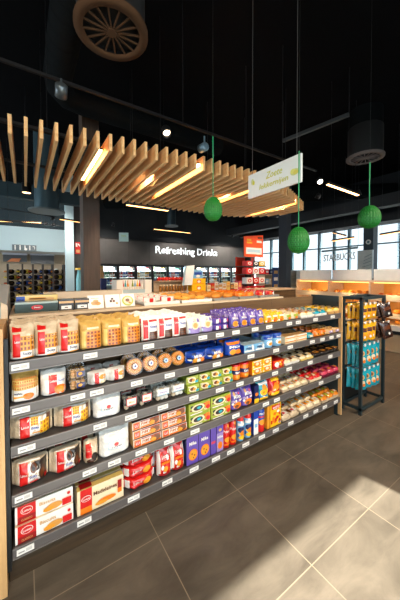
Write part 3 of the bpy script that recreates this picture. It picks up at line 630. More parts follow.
for i, (x, a, b, od, what) in enumerate(cards):
    r = empty('picture_card', (x, 1.93, DZ), 0.03)
    bd = MB(); bd.hexa([(-.052, 0, 0), (.052, 0, 0), (.052, .004, 0), (-.052, .004, 0), (-.052, .028, .088), (.052, .028, .088), (.052, .032, .088), (-.052, .032, .088)], WHITE); bd.build('card', r)
    pr = MB(); sf = lambda u, v, off=0.0: ((u - .5) * .104, .028 * v - off - .0005, v * .088)
    if i == 0:
        for p in (('c', .4, .4, .22, .16, a), ('c', .62, .36, .2, .14, 'biscuit'), ('c', .5, .55, .18, .12, a), ('r', .2, .75, .7, .79, 'tan')): put(pr, sf, p, 0)
    elif i == 1:
        for p in (('r', .3, .4, .46, .58, a), ('r', .5, .4, .66, .58, 'brown'), ('r', .4, .6, .56, .74, a), ('c', .78, .3, .08, .08, b)): put(pr, sf, p, 0)
    else:
        for j, p in enumerate((('c', .5, .45, .42, .42, a), ('c', .5, .47, .3, .3, 'cream'), ('c', .48, .5, .16, .14, b), ('c', .62, .3, .1, .08, 'orange'))): put(pr, sf, p, j)
    pr.build('picture', r)
    tag(r, 'white picture card showing %s, %s card right of the dark boxes' % (what, od), 'card', 'picture cards on the deck')
    st = MB(); st.hexa([(-.02, .03, 0), (.02, .03, 0), (.02, .07, 0), (-.02, .07, 0), (-.02, .03, .06), (.02, .03, .06), (.02, .034, .06), (-.02, .034, .06)], WHITE); st.build('prop', r)
o = MB().box(-.33, .27, 0, .1, 0, .095, M((206, 190, 168), .5))
tag(o.build('cream_carton', loc=(.45, 2.36, DZ), bevel=.003), 'long cream carton at the deck back, behind boxes and picture cards', 'box')
# grey sloped bin at the very left
r = empty('display_bin', (-.30, 1.87, 1.0))
b = MB(); b.hexa([(-.2, 0, 0), (.212, 0, 0), (.212, .5, 0), (-.2, .5, 0), (-.2, .02, .35), (.212, .02, .31), (.212, .4, .43), (-.2, .4, .46)], M((168, 172, 172), .4, name='grey_bin'))
b.build('hood', r, bevel=.006)
b = MB(); b.hexa([(.185, -.012, 0), (.215, -.012, 0), (.215, -.001, 0), (.185, -.001, 0), (.185, .0, .34), (.215, .0, .32), (.215, .012, .32), (.185, .012, .34)], WOOD_DECK); b.build('front_edge', r)
b = MB(); b.box(-.2, .21, .02, .48, -1.0, 0, WOOD_BROWN); b.build('body', r)
tag(r, 'grey sloped display bin beside the wooden end post at the left edge', 'bin')

# pastry trays
BRED = [M((214, 132, 40), .5, var=.3, scale=30, name='baked_crust'), M((232, 160, 60), .5, var=.3, scale=30, name='golden_crust'), M((190, 96, 30), .5, var=.3, scale=30, name='brown_crust')]
def croissant_mb(L, r, m):
    mb = MB(); n = 11; pts = []; rs = []
    for i in range(n):
        t = i / (n - 1) * 2 - 1
        pts.append((L * t, .35 * L * t * t, r * .95)); rs.append(max(.15 * r, r * (1 - abs(t) ** 1.6)) * (1.0 + .12 * (i % 2)))
    mb.tube(pts, rs, m, 10); return mb
def loaf_mb(L, w, h, m):
    mb = MB(); mb.ellipsoid((0, 0, h * .5), (L, w, h * .55), m, 14, 8, lambda a, b: 1 + .05 * math.sin(6 * a))
    for k in (-.4, 0, .4): mb.ellipsoid((L * k, 0, h * .97 * (1 - .25 * abs(k))), (L * .07, w * .5, h * .08), M((246, 200, 130), .6), 6, 4)
    return mb
tray_rows = [('white', 'white-edged'), ('film', 'pale'), ('grey', 'steel')]
def pastry(kind):
    if kind == 'croissant': return croissant_mb(.055, .024, BRED[1])
    if kind == 'bun': return loaf_mb(.05, .036, .05, BRED[0])
    if kind == 'wrap':
        mb, s_ = form_pillow(.11, .05, .07, FILM('white'), random.Random(3)); put(mb, s_, ('r', .3, .15, .6, .85, 'red'), 0); return mb
    if kind == 'redpack':
        mb, s_ = form_pillow(.11, .055, .08, FILM('red'), random.Random(4)); put(mb, s_, ('r', .2, .2, .45, .8, 'orange'), 0); put(mb, s_, ('c', .7, .5, .12, .3, 'white'), 1); return mb
    if kind == 'orangepack':
        mb, s_ = form_pillow(.11, .055, .08, FILM('orange'), random.Random(6)); put(mb, s_, ('r', .2, .2, .45, .8, 'amber'), 0); return mb
trays = [(.74, 1.04, 'wrap', 'wrapped white and red pastry'), (1.06, 1.36, 'croissant', 'golden croissant'), (1.38, 1.66, 'bun', 'brown crusty bun'), (1.68, 1.92, 'orangepack', 'orange wrapped pastry'),
         (1.94, 2.23, 'redpack', 'red wrapped pastry')]
TNAME = {'wrap': 'wrapped_pastry', 'croissant': 'croissant', 'bun': 'bread_bun', 'redpack': 'wrapped_pastry', 'orangepack': 'wrapped_pastry'}
for ti, (xa, xb, kind, dsc) in enumerate(trays):
    t = MB(); m = SILVER if ti > 1 else M((226, 222, 214), .4)
    t.box(xa, xb, 1.88, 2.44, 0, .006, m); t.box(xa, xb, 1.878, 1.884, 0, .022, m); t.box(xa, xb, 2.436, 2.442, 0, .03, m); t.box(xa, xa + .005, 1.884, 2.436, 0, .022, m); t.box(xb - .005, xb, 1.884, 2.436, 0, .022, m)
    tr = t.build('pastry_tray'); tr.location = (0, 0, DZ)
    tag(tr, '%s pastry tray on the gondola deck, holding each %s' % (ORD[ti], dsc), 'tray', 'pastry trays on the deck')
    proto = None
    nx = 2
    for j in range(4):
        for i in range(nx):
            if proto is None: o = proto = pastry(kind).build(TNAME[kind])
            else: o = proto.copy(); COL.objects.link(o)
            o.location = (xa + (xb - xa) * (i + .5) / nx, 1.95 + j * .135 - (.04 if kind.endswith('pack') or kind == 'wrap' else 0), DZ + .0066)
            o.rotation_euler = (0, 0, random.uniform(-.25, .25) if kind in ('croissant', 'bun') else random.uniform(-.08, .08))
            tag(o, '%s, %s in %s of the %s deck tray' % (dsc, ('left', 'right')[i] + ' one', ROWS[j], ORD[ti]), 'pastry', dsc + 's on the deck')

# ------------------------------------------------------------------ hanging-bag stand at the gondola end
SX0, SX1, SY0, SY1, SZ = 2.93, 3.47, 1.385, 1.60, 1.25
st = tag(empty('hanging_rack', ((SX0 + SX1) / 2, 1.5, 0)), 'dark teal metal peg rack with hanging snack bags beside the gondola end', 'rack')
def spart(mb, name): o = mb.build(name, st); o.location = (-(SX0 + SX1) / 2, -1.5, 0); return o
pw = .028
for x in (SX0, SX1 - pw):
    for y in (SY0, SY1 - pw): spart(MB().box(x, x + pw, y, y + pw, 0, SZ, TEAL), 'post')
for z in (.05, SZ - pw):
    fr = MB()
    fr.box(SX0, SX1, SY0 + .001, SY0 + pw - .001, z, z + pw, TEAL); fr.box(SX0, SX1, SY1 - pw + .001, SY1 - .001, z, z + pw, TEAL)
    fr.box(SX0 + .001, SX0 + pw - .001, SY0, SY1, z, z + pw, TEAL); fr.box(SX1 - pw + .001, SX1 - .001, SY0, SY1, z, z + pw, TEAL)
    spart(fr, 'rail')
spart(MB().box(SX0 + pw, SX1 - pw, SY1 - .012, SY1 - .006, .08, .42, M((34, 36, 36), .3, .3)), 'lower_panel')
pegz = [1.165, .965, .725, .465]
BAGH = [.165, .195, .23, .225]
PEGX = [3.01, 3.11, 3.21, 3.305]
TEAL_ = TEAL
for z in pegz:
    b = MB(); b.box(SX0 + pw, SX1 - pw, SY1 - .024, SY1 - .012, z - .012, z + .012, TEAL); spart(b, 'peg_bar')
    for i, x in enumerate(PEGX):
        yf = SY0 + .02 if (i < 3 or z < .8) else SY0 - .08
        b = MB(); b.tube([(x, SY1 - .02, z), (x, yf, z + .004), (x, yf - .012, z + .018)], .004, SILVER, 6); spart(b, 'peg')
        t = MB().box(x - .018, x + .018, yf - .018, yf - .015, z + .0, z + .026, TAGM); spart(t, 'price_tag')
def hang_bag(col, dark, h):
    mb = MB(); w = .118; d = .04
    def half(u, v): return d / 2 * max(.04, (1 - abs(2 * u - 1) ** 3) ** .6 * (1 - abs(2 * v - 1) ** 3) ** .6)
    sf = lambda u, v, off=0.0: ((u - .5) * w, -half(u, v) - off, -h * (1 - v) + .012)
    bk = lambda u, v: ((u - .5) * w, half(u, v), -h * (1 - v) + .012)
    mb.grid(lambda u, v: sf(u, v), 10, 12, FILM(col)); mb.grid(bk, 10, 12, FILM(col), flip=True)
    if dark: art = (('r', .2, .55, .8, .75, 'brown'), ('c', .5, .32, .3, .18, 'dark'), ('c', .6, .3, .1, .08, 'white'))
    elif col == 'mango': art = (('r', .16, .5, .84, .72, 'navy'), ('r', .2, .54, .8, .68, 'brown'), ('c', .5, .28, .28, .16, 'amber'), ('c', .64, .22, .1, .08, 'white'))
    else: art = (('c', .45, .62, .24, .13, 'tan'), ('c', .42, .62, .14, .08, 'brown'), ('c', .6, .34, .2, .13, 'cream'), ('c', .68, .26, .14, .08, 'orange'))
    for i, p in enumerate(art): put(mb, sf, p, i)
    return mb
PAL['mango'] = (250, 176, 24)
bagdef = [('mango', 'yellow snack bag'), ('mango', 'amber yellow snack bag'), ('teal', 'turquoise snack bag'), ('teal', 'sky-turquoise snack bag')]
TIERN = ['top row', 'second row', 'third row', 'lowest row']
protos = {}
for k, z in enumerate(pegz):
    for i, x in enumerate(PEGX):
        col = bagdef[k][0]; isdark = k < 2 and i == 3
        key = ('choc' if isdark else col, k)
        y0 = SY0 + .035 if not isdark else SY0 - .055
        ys = [y0 + .052 * q for q in range(3)]
        for q, y in enumerate(ys):
            if key not in protos: protos[key] = o = hang_bag(key[0], isdark, BAGH[k]).build('snack_bag')
            else: o = protos[key].copy(); COL.objects.link(o)
            o.location = (x + random.uniform(-.003, .003), y, z - .005); o.rotation_euler = (random.uniform(-.04, .08), -.3 if isdark else random.uniform(-.08, .08), -.5 + random.uniform(-.06, .06))
            nm = {'choc': 'dark chocolate snack bag', 'mango': 'yellow snack bag', 'teal': 'turquoise snack bag'}[key[0]]
            tag(o, '%s, %s of the peg rack, %s peg, %s bag from front' % (nm, TIERN[k], ORD[i], ORD[q]), 'snack bag', nm + 's on the peg rack')

# ------------------------------------------------------------------ room shell
ROOM = dict(x0=-5.0, x1=9.5, y0=-2.6, y1=11.0, z=4.6)
fl = MB(); fl.box(-5.2, 9.7, -2.8, 14, -.1, 0, floor_mat()); struct(fl.build('floor'))
struct(MB().box(-5.2, 9.7, -2.8, 14, 4.6, 4.75, CEIL).build('ceiling'))
DARKWALL = M((70, 66, 63), .6, var=.35, scale=3, name='charcoal_plaster')
PALEWALL = M((186, 208, 214), .7, var=.03, name='pale_blue_wall')
# drinks wall: fascia over the coolers and dark upper wall
w = MB(); w.box(1.55, 9.5, 9.5, 9.62, 1.852, 2.76, DARKWALL)
for k in range(11): w.box(1.55 + .8 * k, 1.554 + .8 * k, 9.495, 9.5, 1.86, 2.76, M((36, 35, 35), .6))
w.box(1.55, 9.5, 9.62, 9.7, 2.76, 4.6, M((22, 26, 30), .8)); w.box(1.55, 9.5, 9.5, 9.62, 2.72, 2.78, M((30, 32, 34), .7))
w.box(1.55, 9.5, 10.3, 10.4, 0, 1.86, M((60, 64, 66), .6)); w.box(1.55, 1.67, 9.5, 10.4, 0, 4.6, DARKWALL)
struct(w.build('wall_back'))
# left back: bright wall above an opening, counter room behind
w = MB(); w.box(-5.0, 1.55, 11.0, 11.12, 2.3, 3.12, PALEWALL); w.box(-5.0, 1.55, 11.0, 11.12, 3.12, 4.6, M((27, 47, 55), .7, name='daylight_tinted_wall'))  # teal of bluish daylight put into the dark upper part's colour
w.box(-5.0, 1.55, 12.6, 12.7, 0, 2.3, M((176, 156, 130), .7, name='beige_wall'))
w.box(-5.0, 1.55, 11.12, 12.6, 2.3, 2.36, M((210, 205, 195), .7))
struct(w.build('wall_back'))
w = MB(); c0, c1 = at_y(66, 250, 9.2).x, at_y(74, 250, 9.2).x
w.box(c0, c1, 9.2, 9.45, 0, 4.6, PALEWALL); struct(w.build('trim_1'))
w = MB(); c0, c1 = at_y(74.5, 250, 9.0).x, at_y(80.5, 250, 9.0).x
w.box(c0, 1.55, 9.5, 9.6, 0, 4.6, M((58, 54, 52), .6)); struct(w.build('trim_2'))
# left wall with wide daylight opening, front wall (behind the camera) with shop window
w = MB()
w.box(-5.2, -5.0, -2.8, 14, 0, .4, PALEWALL); w.box(-5.2, -5.0, -2.8, 14, 3.4, 4.6, PALEWALL)
w.box(-5.2, -5.0, -2.8, 4.0, .4, 3.4, PALEWALL); w.box(-5.2, -5.0, 11.5, 14, .4, 3.4, PALEWALL)
struct(w.build('wall_left'))
w = MB(); w.box(-5.2, 1.7, 13.9, 14, 0, 4.6, M((120, 118, 112), .7)); struct(w.build('wall_back'))
FWX0, FWX1, FWZ = -2.6, 2.82, 2.66
w = MB(); w.box(-5.2, FWX0, -2.8, -2.6, 0, 4.6, DARKWALL); w.box(FWX1, 9.7, -2.8, -2.6, 0, 4.6, DARKWALL)
w.box(FWX0, FWX1, -2.8, -2.6, FWZ, 4.6, DARKWALL); w.box(FWX0, FWX1, -2.8, -2.6, 0, .06, DARKWALL)
struct(w.build('wall_front'))
w = MB(); w.box(FWX0, FWX1, -2.71, -2.70, .06, FWZ, GLASS); struct(w.build('window_1'))

# right wall of windows
WX = 9.5
w = MB()
w.box(WX, WX + .2, -2.8, 9.7, 0, .55, M((120, 124, 126), .6)); w.box(WX, WX + .2, -2.8, 9.7, 3.18, 4.6, M((20, 24, 28), .8))
w.box(WX - .5, WX + .2, -2.8, 9.7, 3.06, 3.30, M((18, 20, 23), .7))
struct(w.build('wall_right'))
FRM = M((92, 122, 134), .5, name='window_frame_paint')
ys = [at_x(p, 250, WX).y for p in (400, 372, 348, 333, 318, 303, 291, 270, 258)]
ys = [-2.6, -.6, 1.4] + ys[:]
for i in range(len(ys) - 1):
    a, b = ys[i], ys[i + 1]
    pn = MB().box(WX + .08, WX + .09, a, b, .55, 3.18, DIM_GLASS); pn = struct(pn.build('window_%d' % (i + 2)))
    fm = MB(); fm.box(WX + .03, WX + .15, a - .035, a + .035, .55, 3.18, FRM)
    fm.box(WX + .05, WX + .13, a, b, 2.44, 2.48, FRM); fm.box(WX + .04, WX + .14, a, b, .55, .62, FRM); fm.box(WX + .04, WX + .14, a, b, 3.1, 3.18, FRM)
    fm.build('window_frame', pn)
# outdoor ground and pale facade across the street
struct(MB().box(9.7, 60, -30, 40, -.2, -.1, M((190, 192, 194), .9)).build('ground_outside'))
fa = MB(); fa.box(38, 40, 8.4, 14.0, -.1, 12, M((170, 190, 200), .8))
for j in range(5):
    for i in range(3): fa.box(37.95, 38, 8.9 + i * 1.7, 9.9 + i * 1.7, 1.5 + j * 2.2, 3.0 + j * 2.2, M((110, 140, 156), .3))
tag(fa.build('building'), 'pale grey building across the street beyond the right windows', 'building')

# pillars
def pillar(name_i, x0, x1, y0, y1, m, z1=4.6, label=None):
    mb = MB().box(x0, x1, y0, y1, 0, z1, m); return struct(mb.build('trim_%d' % name_i, bevel=.008))
pillar(3, at_y(83.5, 250, 5).x, at_y(100, 250, 5).x, 5.0, 5.32, WOOD_PILLAR)
px0 = at_y(286.5, 250, 5).x
pillar(4, px0, at_y(291, 250, 5).x, 5.0, 5.28, M((40, 44, 52), .6))
wp = at_x(366, 250, 8.9).y, at_x(373, 250, 8.9).y
pl = MB().box(8.9, 9.2, wp[1], wp[0] + .08, 0, 3.3, M((52, 62, 72), .6))
pl = struct(pl.build('trim_5'))
em = MB(); c = at_x(368.5, 242, 8.9); em.lathe([(.075, -.012), (.075, -.004)], (0, 0, 0), 'x', WHITE, 16); em.lathe([(.04, -.016), (.04, -.010)], (0, 0, 0), 'x', M((90, 120, 130), .5), 10)
em.build('round_emblem', pl, (c.x, c.y, c.z))
wc = MB(); a, b = at_x(358, 250, 8.85).y, at_x(373, 250, 8.85).y
wc.box(8.82, 8.89, b, a, 1.35, 2.22, M((214, 224, 226), .5, name='poster_white'))
for k in range(6): wc.bar((8.815, a - .12 - .02 * k, 1.5 + .1 * k), (8.815, a - .38 - .01 * k, 1.55 + .11 * k), .05, .008, M((110, 146, 164), .5))
tag(wc.build('hanging_poster'), 'white poster with blue-grey leaf strokes on the window pillar', 'poster')

# ------------------------------------------------------------------ drinks coolers
pitch = .655; CX = 2.12
n_door = 10
BOT = [(M((200, 30, 30), .3), 'red'), (M((240, 170, 30), .3), 'amber'), (M((40, 110, 70), .3), 'green'), (M((50, 100, 180), .3), 'blue'), (M((230, 230, 230), .3), 'white'), (M((120, 60, 30), .3), 'brown')]
def bottle_mb(m, h=.22, r=.036):
    mb = MB(); mb.lathe([(r * .9, 0), (r, .01), (r, h * .6), (r * .85, h * .7), (r * .38, h * .84), (r * .36, h * .97), (r * .3, h)], m=m, n=10)
    mb.lathe([(r * 1.02, h * .25), (r * 1.02, h * .5)], m=PM('white'), n=10, cap=False); return mb
bprot = {}
for i in range(n_door):
    x0 = CX + pitch * i; x1 = x0 + pitch - .004
    r = empty('drinks_cooler', ((x0 + x1) / 2, 9.53, 0)); lx = -(x0 + x1) / 2
    hw = (x1 - x0) / 2
    b = MB(); K = M((24, 26, 28), .4); IN = M((220, 228, 230), .5)
    b.box(-hw, hw, .62, .66, .1, 1.85, IN); b.box(-hw, -hw + .02, .02, .62, .1, 1.85, K); b.box(hw - .02, hw, .02, .62, .1, 1.85, K); b.box(-hw, hw, .02, .66, .0, .1, K); b.box(-hw, hw, .02, .66, 1.79, 1.85, K)
    b.build('cabinet', r)
    fd = MB(); fd.box(-hw, -hw + .05, 0, .018, .12, 1.82, K); fd.box(hw - .05, hw, 0, .018, .12, 1.82, K); fd.box(-hw + .05, hw - .05, 0, .018, .12, .17, K); fd.box(-hw + .05, hw - .05, 0, .018, 1.77, 1.82, K)
    dr = fd.build('door', r); MB().box(-hw + .05, hw - .05, .006, .01, .17, 1.77, COOLGLASS).build('glass', dr)
    hd = MB(); hd.tube([(hw - .07, -.03, .8), (hw - .07, -.03, 1.3)], .009, SILVER, 6); hd.build('handle', dr)
    lt = MB(); lt.box(-hw + .03, hw - .03, .03, .06, 1.776, 1.789, EM((225, 240, 255), 2)); lt.build('lamp_tube', r)
    lv = MB(); lv.box(-hw + .022, -hw + .034, .03, .045, .2, 1.75, EM((225, 240, 255), 3)); lv.build('lamp_tube', r)
    for zz in (.85, 1.12, 1.38, 1.62):
        sh = MB().box(-hw + .02, hw - .02, .10, .6, zz - .012, zz, SILVER); sh.box(-hw + .02, hw - .02, .09, .1, zz - .03, zz + .01, WHITE); sh.build('shelf', r)
    tag(r, 'black glass-door drinks cooler, %s from the brown pillar under the drinks lettering' % ORD[i], 'cooler', 'drinks coolers along the back wall')
    for si, zz in enumerate((1.12, 1.38, 1.62)):
        for q in range(6):
            ci = (i * 7 + si * 5 + q // 2 * 3) % 6
            if si == 2: hh = .13
            else: hh = .21
            key = (ci, hh)
            if key not in bprot: bprot[key] = o = bottle_mb(BOT[ci][0], hh).build('drink_bottle')
            else: o = bprot[key].copy(); COL.objects.link(o)
            o.location = (x0 + .085 + q * .092, 9.53 + .17, zz + .001); o.rotation_euler = (0, 0, 0)
            tag(o, '%s-coloured bottle, %s along the %s shelf of the %s drinks cooler' % (BOT[ci][1], ORD[q], ('lower', 'middle', 'upper')[si], ORD[i]), 'bottle', 'bottles in the drinks coolers')

# lettering on the fascia
def letters(word, p0, ex, ez, wid, hgt, m, name, thick=.012, bold=.03, shear=0.0, parent=None, wob=0.0):
    vs, fs = text_geo(word, bold); ex, ez = Vector(ex), Vector(ez); nrm = ex.cross(ez); p0 = Vector(p0); mb = MB()
    def P(a, b, k):
        bb = b * hgt + wob * math.sin(a * 37) * hgt
        return p0 + ex * (a * wid + shear * b * hgt) + ez * bb + nrm * (thick * k)
    n = len(vs)
    mb.add([P(a, b, 1) for a, b in vs], fs, m)
    cnt = {}
    for f in fs:
        for i in range(len(f)):
            e = (f[i], f[(i + 1) % len(f)]); cnt[e] = 1
    side = [e for e in cnt if (e[1], e[0]) not in cnt]
    allv = [P(a, b, 1) for a, b in vs] + [P(a, b, 0) for a, b in vs]
    mb.add(allv, [(b, a, a + n, b + n) for a, b in side], m)
    return mb.build(name, parent)
a, b = at_y(155.5, 256, 9.49), at_y(217, 259.5, 9.49)
lt = tag(empty('wall_lettering', (a.x, 9.488, 2.20)), 'white hand-drawn lettering reading Refreshing Drinks on the dark fascia', 'sign')
W2 = b.x - a.x; LM = EM((235, 240, 242), .85)  # glow put into the letter material, no lamp behind it
letters('Refreshing', (0, 0, 0), (1, 0, 0), (0, 0, 1), W2 * .60, .37, LM, 'lettering', .015, .012, 0, lt, .05)
letters('Drinks', (W2 * .645, 0, .085), (1, 0, 0), (0, 0, 1), W2 * .355, .28, LM, 'lettering', .015, .012, 0, lt, .05)

# ------------------------------------------------------------------ middle-distance displays
MY = 4.3
def X4(px, Y=MY): return at_y(px, 270, Y).x
def Z4(px, py, Y=MY): return at_y(px, py, Y).z
r = tag(empty('low_counter', (3.0, MY + .3, 0)), 'long low brown display counter behind the gondola, below the coolers', 'counter')
MB().box(-2.0, 2.35, -.58, .0, 0, 1.13, WOOD_BROWN).build('body', r); MB().box(-2.02, 2.37, -.6, .02, 1.13, 1.16, WOOD_DECK).build('worktop', r)
LZ = 1.1605
# white bottle crate
xa, xb = X4(117), X4(152)
r = tag(empty('display_crate', ((xa + xb) / 2, MY + .02, LZ)), 'white open display crate holding a row of small bottles, beyond the picture cards', 'crate')
hw = (xb - xa) / 2
b = MB(); b.box(-hw, hw, .0, .3, 0, .02, WHITE); b.box(-hw, hw, .28, .3, .02, .24, WHITE); b.box(-hw, -hw + .10, 0, .28, .02, .24, WHITE); b.box(hw - .12, hw, 0, .28, .02, .24, WHITE); b.box(-hw + .1, hw - .12, 0, .012, .02, .08, M((170, 196, 208), .5)); b.build('box', r)
cols = ['red', 'teal', 'amber', 'white', 'green', 'ltblue', 'yellow', 'red', 'white']
for k, cn in enumerate(cols):
    o = bottle_mb(PM(cn), .21, .017).build('sauce_bottle'); o.location = (xa + .125 + k * (2 * hw - .27) / 8, MY + .1, LZ + .021)
    tag(o, '%s small bottle in the white display crate, %s from its left side' % ({'ltblue': 'pale blue'}.get(cn, cn), ORD[k]), 'bottle', 'bottles in the white crate')
# jars
xa, xb = X4(159), X4(189)
r = tag(empty('jar_shelf', ((xa + xb) / 2, MY, LZ)), 'low wooden jar shelf left of the yellow carton stand', 'shelf'); hw = (xb - xa) / 2
b = MB(); b.box(-hw, hw, 0, .25, 0, .02, WOOD_PALE); b.box(-hw, hw, .23, .25, .02, .2, WOOD_PALE); b.box(-hw, hw, 0, .25, .2, .215, WOOD_PALE); b.build('box', r)
jp = None
for k in range(9):
    if jp is None:
        jp = o = empty('spice_jar'); MB().lathe([(.02, 0), (.024, .008), (.024, .09), (.019, .1)], m=M((150, 100, 40), .25), n=10).build('jar', o); MB().lathe([(.021, .1), (.021, .125)], m=PM('cream'), n=10).build('lid', o)
    else: o = dup(jp)
    o.location = (xa + .05 + k * (2 * hw - .1) / 8, MY + .05, LZ + .021)
    tag(o, 'amber spice jar, %s from the left on the low jar shelf' % ORD[k], 'jar', 'spice jars on the jar shelf')
tp = None
for k in range(8):
    if tp is None: tp = o = MB().ellipsoid((0, 0, .034), (.038, .038, .034), M((206, 34, 24), .3), 12, 8).add([(0, 0, .066), (.012, .004, .072), (.004, .014, .072), (-.012, .006, .072), (0, -.012, .072)], [(0, 1, 2), (0, 2, 3), (0, 3, 4), (0, 4, 1)], PM('dkgreen')).build('tomato')
    else: o = tp.copy(); COL.objects.link(o)
    o.location = (xa + .06 + k * (2 * hw - .12) / 7, MY + .12, LZ + .216)
    tag(o, 'round red tomato on the jar shelf top, %s from the left' % ORD[k], 'tomato', 'tomatoes on the jar shelf')
# yellow cartons + slanted card
xa, xb = X4(191.5), X4(205); w_ = xb - xa
for k, (z0, hh, lb) in enumerate(((0, .13, 'lower'), (.131, .12, 'upper'))):
    mb, sf = form_box(w_, hh, .25, PM('yellow'), PM('amber')); put(mb, sf, ('r', .35, .3, .65, .75, 'red'), 0); put(mb, sf, ('r', .1, .1, .9, .18, 'orange'), 0); put(mb, sf, ('c', .5, .5, .12, .2, 'white'), 1)
    o = mb.build('yellow_carton'); o.location = ((xa + xb) / 2, MY - .02, LZ + z0)
    tag(o, 'bright yellow carton with red square, %s of the two stacked beyond the deck' % lb, 'carton', 'stacked yellow cartons')
mb, sf = form_box(w_ * .7, .17, .18, PM('ltblue'), PM('paleblue')); put(mb, sf, ('r', .1, .4, .9, .7, 'blue'), 0); put(mb, sf, ('c', .5, .25, .2, .15, 'white'), 0)
o = mb.build('blue_carton'); o.location = ((xa + xb) / 2, MY + .01, LZ + .2515 )
tag(o, 'light blue carton standing on top of the yellow cartons', 'carton')
xs, xe = X4(181, 4.1), X4(191, 4.1)
cd = MB(); cd.hexa([(xs, 4.06, LZ + .14), (xe, 4.06, LZ + .14), (xe, 4.068, LZ + .14), (xs, 4.068, LZ + .14), (xs + .1, 4.14, LZ + .48), (xe + .1, 4.14, LZ + .5), (xe + .1, 4.148, LZ + .5), (xs + .1, 4.148, LZ + .48)], M((224, 230, 232), .5))
cd.hexa([(xs, 4.055, LZ + .14), (xs + .035, 4.055, LZ + .14), (xs + .035, 4.062, LZ + .14), (xs, 4.062, LZ + .14), (xs + .1, 4.135, LZ + .48), (xs + .135, 4.135, LZ + .48), (xs + .135, 4.142, LZ + .48), (xs + .1, 4.142, LZ + .48)], M((150, 186, 200), .5))
cd.tube([((xs + xe) / 2, 4.07, LZ), ((xs + xe) / 2 + .03, 4.085, LZ + .2)], .008, SILVER, 6)
tag(cd.build('sign_card'), 'white slanted sign card on a stem left of the yellow cartons', 'sign')
# packs row and red cartons to the right
cols = ['cream', 'red', 'white', 'tan', 'white', 'ltyel', 'brown', 'cream', 'pink']
for k, cn in enumerate(cols):
    x = X4(207.5 + k * 3.9); x2 = X4(207.5 + (k + 1) * 3.9); hh = .12 + .03 * (k % 3)
    mb, sf = form_box((x2 - x) * .9, hh, .12, PM(cn)); put(mb, sf, ('r', .1, .3, .9, .6, 'tan' if cn != 'tan' else 'white'), 0); put(mb, sf, ('r', .2, .7, .8, .8, 'amber'), 0)
    o = mb.build('grocery_pack'); o.location = ((x + x2) / 2, MY + .02, LZ)
    tag(o, '%s grocery pack in the row right of the yellow cartons, %s along' % (cn if cn != 'ltyel' else 'straw', ORD[k]), 'grocery pack', 'grocery packs right of the yellow cartons')

# promo stand, red
PY_ = 4.75
xa, xb = X4(244.5, PY_), X4(263, PY_); hw = (xb - xa) / 2; 
r = tag(empty('promotion_stand', ((xa + xb) / 2, PY_, 0)), 'orange-red promotion stand with tall header and shelves of red boxes', 'display stand')
zt, zh = Z4(254, 235, PY_), Z4(254, 257, PY_)
hd = MB(); hd.hexa([(-hw, 0, zh), (hw, 0, zh), (hw, .03, zh), (-hw, .03, zh), (-hw, 0, zt - .05), (hw, 0, zt + .02), (hw, .03, zt + .02), (-hw, .03, zt - .05)], M((248, 84, 18), .4, name='promo_red'))
H = zt - zh; sf = lambda u, v, off=0.0: ((u - .5) * 2 * hw, -off, zh + v * H)
put(hd, sf, ('r', .08, .12, .92, .42, 'white'), 0); put(hd, sf, ('r', .14, .2, .86, .34, 'paleblue'), 1); put(hd, sf, ('r', .12, .6, .4, .68, 'yellow'), 0); put(hd, sf, ('r', .12, .72, .35, .8, 'yellow'), 0); put(hd, sf, ('r', .64, .66, .92, .76, 'white'), 0); put(hd, sf, ('r', .7, .84, .95, .93, 'brown'), 0)
hd.build('header', r)
pl_ = MB(); pl_.box(-hw, hw, .3, .33, 0, zh, M((190, 50, 24), .5)); pl_.box(-.02, .02, .12, .3, .05, zh, BLACKMETAL); pl_.box(-hw, hw, -.05, .33, 0, .06, BLACKMETAL); pl_.build('back_board', r)
lev = [Z4(254, y, PY_) for y in (292, 283.5, 274, 266)]
for z in lev: MB().box(-hw - .03, hw + .03, -.08, .3, z - .02, z, M((60, 44, 40), .5)).build('shelf', r)
boxcols = [('red', 'red'), ('white', 'white'), ('red', 'white'), ('orange', 'black')]
sn = ['lowest', 'second', 'third', 'topmost']
for k, z in enumerate(lev):
    hgt = (lev[k + 1] - z - .03) if k < 3 else .12
    hgt = min(hgt, .15)
    for i in range(3):
        cn = [['red', 'red', 'red'], ['white', 'red', 'white'], ['red', 'white', 'red'], ['red', 'dark', 'yellow']][k][i]
        ww = 2 * hw / 3 * .94
        mb, sf = form_box(ww, hgt, .16, PM(cn)); put(mb, sf, ('c', .5, .5, .3, .3, 'white' if cn != 'white' else 'red'), 0); put(mb, sf, ('c', .5, .5, .16, .16, cn), 1)
        o = mb.build('promotion_box'); o.location = ((xa + xb) / 2 + (i - 1) * 2 * hw / 3, PY_ - .07, z + .001)
        tag(o, '%s box on the %s shelf of the orange-red promotion stand, %s from left' % (cn, sn[k], ORD[i]), 'box', 'boxes on the promotion stand')
